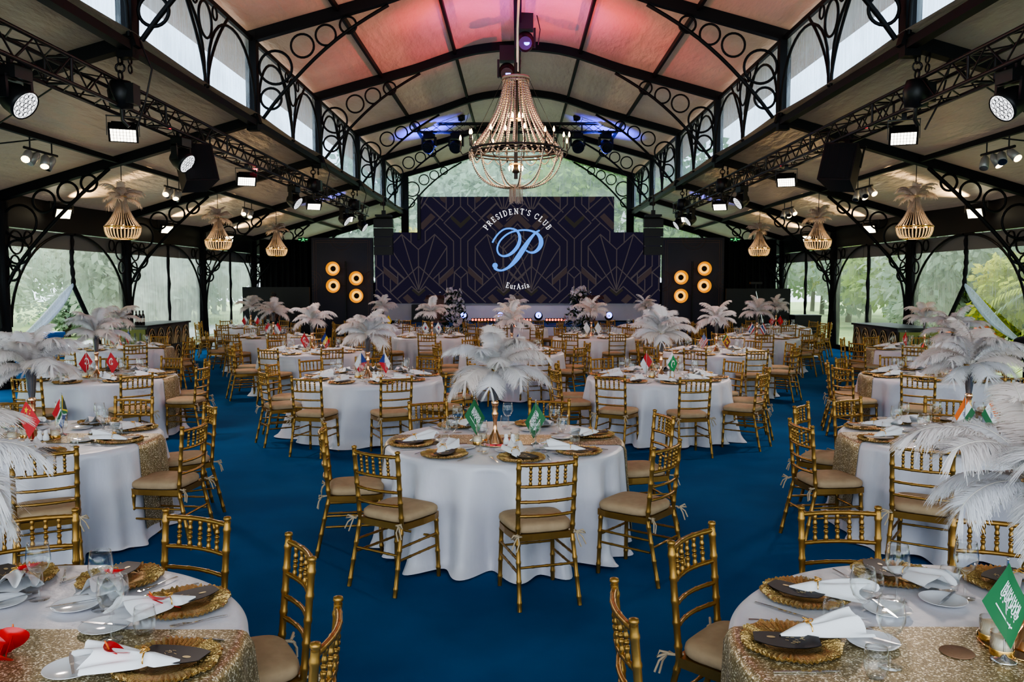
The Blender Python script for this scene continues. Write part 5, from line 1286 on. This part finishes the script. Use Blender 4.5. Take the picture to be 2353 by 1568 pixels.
MARKS = {
 'saudi': [('whitef', script()+[([(.25, .74), (.76, .74)], .0042), ([(.72, .70), (.74, .79)], .004), ([(.76, .74), (.80, .71)], .005)])],
 'turk': [('whitef', [(cres(.36, .5, .26), None), (star(.56, .5, .13), None)])], 'china': [('yellowf', [(star(.20, .28, .18), None)]+[(star(x, y, .06), None) for x, y in ((.36, .12), (.42, .24), (.42, .38), (.36, .5))])],
 'india': [('bluef', [([(.5+.10*.675*cos(R(a)), .5+.10*sin(R(a))) for a in range(0, 361, 30)], .003)]+[([(.5, .5), (.5+.09*.675*cos(R(a)), .5+.09*sin(R(a)))], .0012) for a in range(0, 360, 45)])],
 'pak': [('whitef', [(cres(.6, .5, .28), None), (star(.72, .36, .10), None)])], 'korea': [('red', [([(.5+.24*.675*cos(R(a)), .5+.24*sin(R(a))) for a in range(180, 361, 20)]+[(.5, .5)], None)]), ('bluef', [([(.5+.24*.675*cos(R(a)), .5+.24*sin(R(a))) for a in range(0, 181, 20)], None)]), ('blackf', [([(x-.05, y), (x+.05, y)], .008) for x, y in ((.18, .16), (.82, .16), (.18, .84), (.82, .84))])],
 'usa': [('whitef', [(star(.06+.09*i, .08+.12*j, .05), None) for i in range(4) for j in range(4)])], 'lanka': [('yellowf', [([(.40, .5), (.52, .34), (.66, .36), (.78, .25), (.82, .4), (.74, .5), (.78, .72), (.68, .66), (.54, .72)], None)])], 'phil': [('yellowf', [(star(.16, .5, .16), None)])],
}
DES = {
 'saudi': lambda u, v: 'greenf', 'china': lambda u, v: 'red', 'turk': lambda u, v: 'red', 'red': lambda u, v: 'red', 'white': lambda u, v: 'whitef', 'yellow': lambda u, v: 'yellowf',
 'safrica': lambda u, v: ('blackf' if u < .30-abs(v-.5)*.75 else 'yellowf' if u < .38-abs(v-.5)*.75 else 'greenf' if (abs(v-.5) < .10 or abs(abs(v-.5)-(.5-u*1.0)) < .11 and u < .45) else 'whitef' if (abs(v-.5) < .17 or abs(abs(v-.5)-(.5-u*1.0)) < .17 and u < .45) else 'red' if v < .5 else 'bluef'),
 'india': lambda u, v: 'orangef' if v < .33 else ('whitef' if v < .67 else 'greenf'), 'czech': lambda u, v: 'bluef' if u < .5-abs(v-.5) else ('whitef' if v < .5 else 'red'),
 'redwhite': lambda u, v: 'red' if u < .5 else 'whitef', 'pak': lambda u, v: 'whitef' if u < .25 else 'greenp', 'redgreen': lambda u, v: 'red' if v < .55 else 'greenf',
 'romania': lambda u, v: 'bluef' if u < .33 else ('yellowf' if u < .67 else 'red'), 'usa': lambda u, v: 'bluef' if (u < .4 and v < .54) else ('red' if int(v*13) % 2 == 0 else 'whitef'),
 'lanka': lambda u, v: 'yellowf' if (u < .05 or u > .95 or v < .07 or v > .93 or abs(u-.36) < .02) else ('greenf' if u < .2 else 'orangef' if u < .35 else 'maroonf'), 'korea': lambda u, v: 'whitef',
 'bahrain': lambda u, v: 'whitef' if u < .30+.10*abs((v*5) % 1-.5)*2 else 'red', 'singa': lambda u, v: 'red' if v < .5 else 'whitef', 'thai': lambda u, v: 'red' if (v < .17 or v > .83) else ('whitef' if (v < .33 or v > .67) else 'bluef'),
 'phil': lambda u, v: 'whitef' if u < .45-abs(v-.5)*.9 else ('bluef' if v < .5 else 'red'),
}
FN = {'saudi': 'green flag with white script', 'china': 'plain red flag with small yellow stars', 'turk': 'red flag with white crescent', 'red': 'plain red flag', 'white': 'plain white flag', 'yellow': 'plain yellow flag', 'safrica': 'many-coloured green flag', 'india': 'saffron, white and green flag', 'czech': 'blue, white and red flag',
      'redwhite': 'half red, half white flag', 'pak': 'green flag with white crescent', 'redgreen': 'red and green flag', 'romania': 'blue, yellow and red flag', 'usa': 'red and white striped flag', 'lanka': 'maroon and gold flag', 'korea': 'white flag with red-blue disc', 'bahrain': 'saw-edged white and red flag', 'singa': 'red over white flag', 'thai': 'red, white and blue striped flag', 'phil': 'red, blue and yellow flag'}
# table: (vase dx, dy, [(flag, dx, dy, turn)])
FL = {'T1': (-.07, -.18, [('saudi', -.235, -.05, 15), ('saudi', .24, -.20, 180+15)]), 'T3': (.06, .03, [('saudi', -.08, -.06, 5)]), 'T2': (-.16, .03, []), 'T4': (.02, -.08, [('china', .07, -.24, 0), ('safrica', .14, .12, 160)]), 'T5': (.10, .12, [('india', .0, -.02, 180), ('india', .16, -.1, 10)]),
      'T6': (-.02, -.1, [('czech', -.12, -.05, 200), ('czech', .18, -.02, 30)]), 'T7': (.02, -.1, [('redwhite', -.16, -.05, 190), ('pak', .17, -.05, 20)]), 'T8': (.0, -.12, [('turk', -.17, -.05, 200), ('turk', .18, -.1, 0)]), 'T10': (.3, .1, [('redgreen', -.05, -.1, 60)]), 'T9': (-.02, 0, [('turk', -.15, .05, 190), ('romania', .1, .1, 150)]), 'T11': (.15, .1, [('red', -.25, 0, 30)]),
      'T12': (0, 0, [('phil', .12, .05, 180)]), 'T13': (0, 0, [('turk', -.14, 0, 0), ('romania', .22, .05, 20)]), 'T14': (.02, 0, [('usa', -.2, 0, 170), ('lanka', .2, .02, 10)]), 'T15': (0, 0, [('korea', -.16, 0, 0), ('korea', .14, 0, 20)]), 'T16': (-.05, 0, [('white', -.16, 0, 0), ('white', .1, 0, 10)]),
      'T17': (.0, 0, [('singa', -.12, 0, 170), ('singa', .1, 0, 20)]), 'T18': (0, 0, [('bahrain', -.16, 0, 180), ('bahrain', .16, 0, 0)]), 'T19': (0, 0, [('thai', -.12, 0, 170), ('thai', .14, 0, 10)]), 'T20': (0, 0, [('red', -.1, 0, 170), ('red', .12, 0, 0)]), 'T21': (0, 0, [('yellow', .15, 0, 0)]), 'T22': (0, 0, []), 'T23': (0, 0, [])}
FPR = {}
# ---------------------------------------------------------------- lay every table
def inview(p, mpx=140):
    d = V(p)-V((0, 0, CAMZ)); f = d.dot(_fw)
    if f < .25: return False
    x = 1176.5+FPX*d.dot(_rt)/f; y = 784-FPX*d.dot(_up)/f
    return -mpx < x < 2353+mpx and -mpx < y < 1568+mpx
rnd = random.Random(21)
SEATOFF = {}
for ti, (nm, tx, ty, desc, lv, angs, run) in enumerate(TB):
    cm, rm = cloth_for(lv, run, ti)
    o = mobj('tablecloth', cm, None, (tx, ty, 0)); tag(o, 'white satin floor-length cloth over the round %s' % desc, 'tablecloth', 'white tablecloths')
    if run:
        o = mobj('table_runner', rm, None, (tx, ty, 0)); tag(o, 'gold sequin runner across the %s' % desc, 'table runner', 'gold sequin runners')
    ck = clocks(angs)
    for a in angs:
        ar = R(a); er = V((cos(ar), sin(ar), 0)); et = V((-sin(ar), cos(ar), 0)); c = V((tx, ty, 0)); cl = ck[a]
        rc = 1.12-.12*sin(ar)+rnd.uniform(-.03, .05)-(.09*abs(cos(ar)) if nm in ('T2', 'T3') else 0); jr = rnd.uniform(-8, 8)
        pc = c+er*rc
        if inview(pc+V((0, 0, .7)), 260): place(CH[lv], pc, (0, 0, ar+pi/2+R(jr)), 'gold chair with tan cushion, %s o\'clock of the %s' % (cl, desc), 'chair', 'gold banquet chairs')
        def put_(key, r_, t_, z, rot, word, cat, grp, pr=None, sc=None):
            p = c+er*r_+et*t_+V((0, 0, z))
            if not inview(p, 60): return None
            return place(pr or P_[key], p, rot, '%s at %s o\'clock on the %s' % (word, cl, desc), cat, grp, sc)
        zt = ZT_+.004; j = lambda s: rnd.uniform(-s, s)
        a90 = ar+pi/2     # local +Y points at the table centre
        put_('charger0' if lv == 0 else 'charger1', .735, j(.01), zt, ar+j(1), 'gold beaded charger plate', 'charger plate', 'gold charger plates')
        if lv <= 1: put_('card', .755, .025+j(.01), zt+.005, a90+R(90+rnd.uniform(-30, 30)), 'black gold-printed menu card', 'menu card', 'black menu cards')
        put_('napkin', .685+j(.02), -.04+j(.02), zt+.022 if lv <= 1 else zt+.018, (R(3), 0, a90+R(rnd.uniform(-6, 38))), 'folded white ringed napkin', 'napkin', 'white napkins', P_['napkin'][rnd.randrange(4)], .83)
        put_('wine', .46+j(.015), .15+j(.015), zt, j(3), 'clear stemmed wine glass', 'wine glass', 'wine glasses', None, 1.1)
        put_('tumbler', .535+j(.02), .215+j(.01), zt, j(3), 'clear stemless water tumbler', 'tumbler', 'water tumblers')
        if lv <= 2: put_('bread', .445+j(.015), -.05+j(.02), zt, j(3), 'small white side plate', 'side plate', 'white side plates')
        if lv <= 1:
            put_('knife', .735, .195, zt, a90+R(rnd.uniform(-8, 8)), 'steel table knife', 'knife', 'table knives'); put_('fork', .735, -.195, zt, a90+R(rnd.uniform(-8, 8)), 'steel dinner fork', 'fork', 'dinner forks')
            put_('butter', .445, -.05, zt+.013, a90+R(rnd.uniform(-60, -20)), 'steel butter knife', 'butter knife', 'butter knives')
        if nm == 'T2': put_('anth', .60, -.10, zt+.085, (R(25), R(10), a90+R(20)), 'red anthurium on napkin', 'flower', 'red anthuriums')
    vx, vy, fl = FL[nm]; c = V((tx, ty, ZT_+.004))
    # centrepiece
    if nm != 'T2' or True:
        r = vase_proto() if 'vase' not in P_ else copy_tree(P_['vase']); P_.setdefault('vase', r)
        if r is P_['vase']: KV = list(KIDS[r.name])
        r.location = c+V((vx, vy, .008)); r.rotation_euler = (0, 0, 0)
        tag(r, 'white ostrich feather centrepiece on gold stem, %s' % desc, 'centrepiece', 'feather centrepieces')
        if r is not P_['vase']:
            pass
        P_.setdefault('plumes', []).append((r, lv, ti, nm))
    if lv <= 1:
        tr_ = place(P_['tray'], c+V((vx+.02, vy+.03, 0)), 0, 'round gold mirror tray under the centrepiece, %s' % desc, 'tray', 'mirror trays'); 
    nv_ = [(-.13, -.06, 'beside the vase, left'), (-.10, .06, 'behind the vase, left'), (.15, .04, 'beside the vase, right')][:3 if lv <= 1 else 2]
    for dx, dy, w in nv_: 
        p = c+V((vx+dx, vy+dy, .009 if lv <= 1 else 0))
        if inview(p, 20): place(P_['votive'], p, 0, 'cream candle in glass votive %s, %s' % (w, desc), 'candle', 'candle votives')
    if lv <= 1:
        for dx, w in ((.085, 'salt'), (.135, 'pepper')):
            p = c+V((vx+dx, vy-.065, .009))
            if inview(p, 20): place(P_['shaker'], p, 0, 'white china %s shaker near the vase, %s' % (w, desc), 'shaker', 'china shakers')
        for dx, dy, w in ((-.26, -.03, 'left of'), (.10, .22, 'behind')):
            p = c+V((vx+dx, vy+dy, .0002))
            if inview(p, 20): place(P_['coaster'], p, 0, 'round brown rattan coaster %s the tray, %s' % (w, desc), 'coaster', 'rattan coasters')
    for fi, (k, dx, dy, rot) in enumerate(fl):
        if k not in FPR: r = FPR[k] = flag_proto(DES[k], k)
        r = FPR[k]
        w = '' if len(fl) < 2 or fl[0][0] != fl[1][0] else (['left ', 'right '][fi])
        place(r, c+V((dx, dy, .0)), R(rot), '%s%s on the %s' % (w, FN[k], desc), 'flag', 'table flags')
# feathers go in after every vase exists, so copies never inherit them
for r, lv, ti, nm in P_['plumes']:
    plume(r, 'near' if lv <= 1 else 'far', .545, 1.0 if nm not in ('T3',) else 1.02, ti*1.7, (6, 9, 9) if lv <= 1 else (4, 7, 7))
# things only the near corner table shows
place(P_['anth'], (-1.86+.25-.04, 2.68-.02, .84), (R(70), 0, R(200)), 'red anthurium in a cluster at the corner table edge', 'flower', 'red anthuriums', 1.1)
for i, (dx, dy, dz, s) in enumerate(((.24, -.1, .80, 1.15), (.22, .0, .79, 1.1), (.18, -.06, .84, 1.15))):
    place(P_['anth'], (-1.86+dx-.04, 2.68+dy-.02, dz+.02), (R(50+20*i), 0, R(150+70*i)), 'red anthurium lying low in the table cluster, '+['front bloom', 'rear bloom', 'top bloom'][i], 'flower', 'red anthuriums', s)
# napkin-less spare chairs seen by the walls
place(CH[3], (8.05, 22.6, 0), (0, 0, R(105)), 'gold bamboo-style chair standing apart by the right plastic wall', 'chair', 'gold banquet chairs')
# ============================================================ outside
m = MB(); m.poly([(-60, -10, -.06), (60, -10, -.06), (60, 90, -.06), (-60, 90, -.06)]); g = obj('lawn', m, M['ground']); struct(g)
m = MB(); m.box((-13.5, 25, -.03), (3.0, 30, .04)); g = obj('pavement', m, M['paving']); struct(g)
def crown_mesh(seed, n, flat=1.0, leaf=.30):
    rr = random.Random(seed); m = MB(); bl = [(V((rr.uniform(-.55, .55), rr.uniform(-.55, .55), rr.uniform(-.3, .5))), rr.uniform(.42, .62)) for _ in range(9)]
    for k in range(n):
        c, r_ = bl[k % 9]; d = V((rr.gauss(0, 1), rr.gauss(0, 1), rr.gauss(0, 1))).normalized(); p = c+d*r_*rr.uniform(.75, 1.04); p.z *= flat
        t = (d*.5+V((rr.uniform(-1, 1), rr.uniform(-1, 1), rr.uniform(-1, .4)))).normalized(); s = t.cross(d).normalized() if t.cross(d).length > .01 else V((1, 0, 0)); L = leaf*rr.uniform(.5, 1.2)*.5
        m.add([p, p+t*L*.5+s*L*.25, p+t*L, p+t*L*.5-s*L*.25], [(0, 1, 2, 3)])
    return m
CR = {}
for kk in ('leafA', 'leafB', 'leafC', 'leafD'):
    CR[kk] = [crown_mesh(s, 2800, 1, .33).mesh('crown', M[kk]) for s in ((1, 2) if kk != 'leafD' else (3,))]
def tree(x, y, h, r, kk, label, trunk=True, i=0):
    root = thing('tree' if trunk else 'bush', label, 'tree' if trunk else 'bush', (x, y, -.05)); c = mobj('crown', CR[kk][i % len(CR[kk])], root, (0, 0, h-r*.95 if trunk else h*.45), (0, 0, i*1.3)); c.scale = (r, r, r if trunk else h*.55)
    m = MB(); m.tube([(0, 0, 0), (.1, 0, h*.4), (0, .1, h-r*.6)], [.16, .12, .06], 7); obj('trunk', m, M['bark'], root)
def palm(x, y, h, kk, label, n=16, L=2.4):
    root = thing('palm', label, 'palm', (x, y, -.05)); m = MB(); m.tube([(0, 0, 0), (.05, 0, h*.5), (0, 0, h)], [.13, .10, .08], 8); obj('trunk', m, M['bark'], root); rr = random.Random(int(x*10+y)); m = MB()
    for k in range(n):
        a = 2*pi*k/n+rr.uniform(-.2, .2); e = rr.uniform(.2, 1.2); P = []
        for q in range(8): t = q/7; P.append(V((cos(a)*L*t*cos(e)+0, sin(a)*L*t*cos(e), h+L*t*sin(e)-1.3*L*.5*t*t)))
        for q in range(1, 8):
            tg = (P[q]-P[q-1]).normalized(); sd = tg.cross(V((0, 0, 1))).normalized()
            for f in (0, .33, .66):
                c = P[q-1].lerp(P[q], f)
                for s in (-1, 1): d = (sd*s+tg*.7+V((0, 0, -.35))).normalized()*L*.20; w = tg*.03; m.add([c-w, c+w, c+d], [(0, 1, 2)])
    obj('frond', m, M[kk], root)
rr = random.Random(9)
LT = [('yellow-green, just beyond the first left bay', -14.2, 16.6, 3.6, 1.7, 'leafB', 1), ('fresh green, left of the left doorway', -15.2, 19.8, 3.4, 1.6, 'leafA', 1), ('behind the pulled-back left flap', -13.5, 18.6, 2.6, 1.2, 'leafB', 0), ('low in the open left doorway', -12.6, 17.6, 1.3, .8, 'leafB', 0), ('beyond the first left plastic bay', -16, 14.5, 5.5, 2.4, 'leafB', 1), ('between the left doorway and bar', -20, 22, 4.6, 2.4, 'leafC', 1), ('pale, behind the left bar', -19, 27, 4.2, 2.3, 'leafC', 1), ('pale, beyond the third left bay', -22, 33, 5.0, 2.8, 'leafC', 1), ('pale and low by the left paving', -17, 31.5, 2.0, 1.6, 'leafC', 0), ('beyond the near left bay', -15, 10.5, 4.8, 2.3, 'leafA', 1), ('far left past the stage', -16, 40, 5.0, 3.0, 'leafC', 1), ('low beyond the second left bay', -18, 24, 1.8, 1.5, 'leafA', 0), ('brownish, beside the left doorway', -13.0, 15.6, 2.2, 1.3, 'leafD', 0)]
for i, (w, x, y, h, r_, kk, tk) in enumerate(LT): tree(x, y, h, r_, kk, ('leafy tree ' if tk else 'leafy bush ')+w, bool(tk), i)
RTs = [('bright yellow-green, outside the first right bay', 13.6, 14.2, 3.9, 1.9, 'leafB', 1), ('golden, outside the second right bay', 13.9, 22.4, 3.2, 1.6, 'leafB', 1), ('fresh green, outside the third right bay', 14.2, 26.6, 3.0, 1.5, 'leafA', 1), ('beyond the near right bay', 14.5, 12, 5.2, 2.5, 'leafB', 1), ('right of the right doorway', 15.5, 17.2, 4.6, 2.4, 'leafB', 1), ('dark, behind the right doorway', 18, 20.5, 5.6, 2.8, 'leafA', 1), ('behind the right bar', 16.5, 23.5, 5.0, 2.4, 'leafA', 1), ('beyond the third right bay', 17, 28.5, 5.0, 2.6, 'leafA', 1), ('grey-green, past the fourth right bay', 16.5, 34, 5.4, 2.8, 'leafC', 1), ('low green, behind the right bar', 14.5, 24.5, 1.7, 1.5, 'leafA', 0), ('low green, beyond the fourth bay', 14.5, 29, 1.6, 1.6, 'leafC', 0), ('low, near the right doorway', 14, 15, 1.8, 1.4, 'leafA', 0), ('olive, between two right bays', 19, 25, 3.8, 2.2, 'leafB', 1)]
for i, (w, x, y, h, r_, kk, tk) in enumerate(RTs): tree(x, y, h, r_, kk, ('leafy tree ' if tk else 'leafy bush ')+w, bool(tk), i)
palm(12.2, 17.9, 1.0, 'leafB', 'yellow-green palm seen through the open right flap', 18, 1.9); palm(13.6, 21.0, 1.6, 'leafB', 'yellow palm beyond the second right bay', 16, 2.2)
palm(12.6, 23.6, .5, 'leafD', 'orange-red spiky plant outside the right wall', 22, 1.3); palm(14.2, 20.2, 2.2, 'leafC', 'tall palm with arching fronds outside the right wall', 16, 2.6)
FARW = ['first', 'second', 'third', 'fourth', 'fifth', 'sixth', 'seventh', 'eighth']
for sg, sd in ((-1, 'left'), (1, 'right')):
    for k in range(8):
        yy = 9+6.2*k; tree(sg*(24+(k % 3)*1.5), yy, 8.6+.8*(k % 2), 4.4, 'leafC' if sg < 0 else ('leafB' if k % 3 == 1 else 'leafA'), 'tall tree in the far %s-hand row outside, %s from the camera end' % (sd, FARW[k]), True, k)
for sg, sd in ((-1, 'left'), (1, 'right')):
    for k in range(7):
        yy = 27+5.5*k; tree(sg*(13.2+1.3*k), yy, 4.6+.3*k, 2.5+.1*k, ['leafC', 'leafA', 'leafC', 'leafB', 'leafC', 'leafA', 'leafC'][k] if sg > 0 else 'leafC', 'rounded low tree close outside the %s-hand wall, %s towards the stage end' % (sd, FARW[k]), True, k+2)
BTs = [(-6.5, 43, 7.5, 3.4, 'leafC'), (-2.5, 45, 9.5, 4.0, 'leafC'), (2.2, 44, 8.8, 3.8, 'leafA'), (6.3, 43, 8.0, 3.4, 'leafA'), (0, 50, 12, 5.0, 'leafC'), (-7, 52, 12, 5.2, 'leafC'), (7, 51, 12, 5.0, 'leafA'), (-4.3, 40, 5.0, 1.8, 'leafB'), (4.2, 40.5, 5.6, 2.2, 'leafA'), (11, 44, 7, 3.2, 'leafC'), (-11, 45, 7.5, 3.2, 'leafC')]
WB = ['left of the gable glass, grey-green', 'tall, grey-green, left of the chandelier', 'rounded, just right of the chandelier', 'green, at the right of the gable glass', 'tallest, in the middle distance', 'high and pale at the upper left', 'high and green at the upper right', 'low yellowish one beside the left screen step', 'low green one beside the right screen step', 'beyond the right side gable', 'beyond the left side gable']
for i, (x, y, h, r_, kk) in enumerate(BTs): tree(x, y, h, r_, kk, 'tree behind the stage end, '+WB[i], True, i)
for x, w in ((5.0, 'right'), (-10.0, 'left')):
    root = thing('marquee', 'white pointed marquee roof seen behind the stage, %s-hand one' % w, 'marquee', (x+.1 if x > 0 else x, 40.5, 0))
    m = MB(); m.loft([[(-1.3, -1.3, 3.2), (1.3, -1.3, 3.2), (1.3, 1.3, 3.2), (-1.3, 1.3, 3.2)], [(-.5, -.5, 4.2), (.5, -.5, 4.2), (.5, .5, 4.2), (-.5, .5, 4.2)], [(-.02, -.02, 5.4), (.02, -.02, 5.4), (.02, .02, 5.4), (-.02, .02, 5.4)]], smooth=False); obj('canopy', m, M['tentwhite'], root)
    m = MB()
    for a in (-1, 1):
        for b in (-1, 1): m.tube([(a*1.25, b*1.25, 0), (a*1.25, b*1.25, 3.2)], .04, 6)
    obj('post', m, M['tentwhite'], root)
def cooler(x, y, rz, label):
    root = thing('plastic_crate', label, 'crate', (x, y, 0), rz); m = MB(); m.box((0, 0, .42), (1.0, .55, .84)); m.box((0, 0, .86), (1.05, .6, .07)); obj('body', m, M['cooler'], root)
    m = MB()
    for k in range(3): m.box((-.32+.32*k, -.285, .70), (.16, .02, .14))
    obj('label_patch', m, M['coolerlid'], root)
cooler(-10.6, 17.2, R(60), 'blue plastic crate outside the open left flap, nearer one'); cooler(-10.6, 18.35, R(70), 'blue plastic crate outside the open left flap, farther one')
# ------------------------------------------------------------ light
w = bpy.data.worlds.new('sky'); SC.world = w; w.use_nodes = True; bg = w.node_tree.nodes['Background']; bg.inputs[0].default_value = (.80, .90, 1, 1); bg.inputs[1].default_value = 3.2
sl = bpy.data.lights.new('overcast_sun', 'SUN'); sl.energy = 4.6; sl.angle = R(40); sl.color = (1, .97, .90); so = bpy.data.objects.new('overcast_sun', sl); COL.objects.link(so); so.rotation_euler = V((.35, -.55, -1)).to_track_quat('-Z', 'Y').to_euler()
# coloured stage wash on the vault
for s in (-1, 1):
    lamp('SPOT', 'red_wash', (s*5.05, 16.1, 4.1), 3400, (1, .045, .09), (-s*.6, 18.3, 7.6), .03, 44, .9)
    lamp('SPOT', 'red_wash', (s*5.05, 12.2, 4.1), 3000, (1, .06, .09), (-s*.6, 13.2, 7.6), .03, 44, .9)
    lamp('SPOT', 'violet_wash', (s*.5, 14.4, 5.9), 330, (.34, .10, 1), (s*.7, 13.6, 7.6), .03, 95, .9)
    lamp('SPOT', 'violet_wash', (s*.5, 17.0, 6.1), 130, (.34, .10, 1), (s*.7, 18.0, 7.6), .03, 95, .9)
    lamp('SPOT', 'blue_wash', (s*2.7, 28.3, 5.7), 1600, (.03, .04, 1), (s*3.0, 28.3, 7.1), .03, 92, .8)
    lamp('SPOT', 'blue_wash', (s*5.3, 27.3, 4.0), 260, (.05, .07, 1), (s*6.3, 26.6, 5.0), .03, 70, .8)
lamp('SPOT', 'stage_lamp', (0, 25, 6.3), 420, (.86, .76, 1), (0, 29.5, .6), .3, 60, .8)  # added lavender fill spot with no fixture, brightens the white riser wall
SC.view_settings.view_transform = 'AgX'; SC.view_settings.look = 'AgX - Medium High Contrast'; SC.view_settings.exposure = .5
SC.cycles.max_bounces = 7; SC.cycles.transparent_max_bounces = 24; SC.cycles.diffuse_bounces = 3; SC.cycles.glossy_bounces = 3; SC.cycles.transmission_bounces = 4; SC.cycles.caustics_reflective = False; SC.cycles.caustics_refractive = False; SC.cycles.sample_clamp_indirect = 4
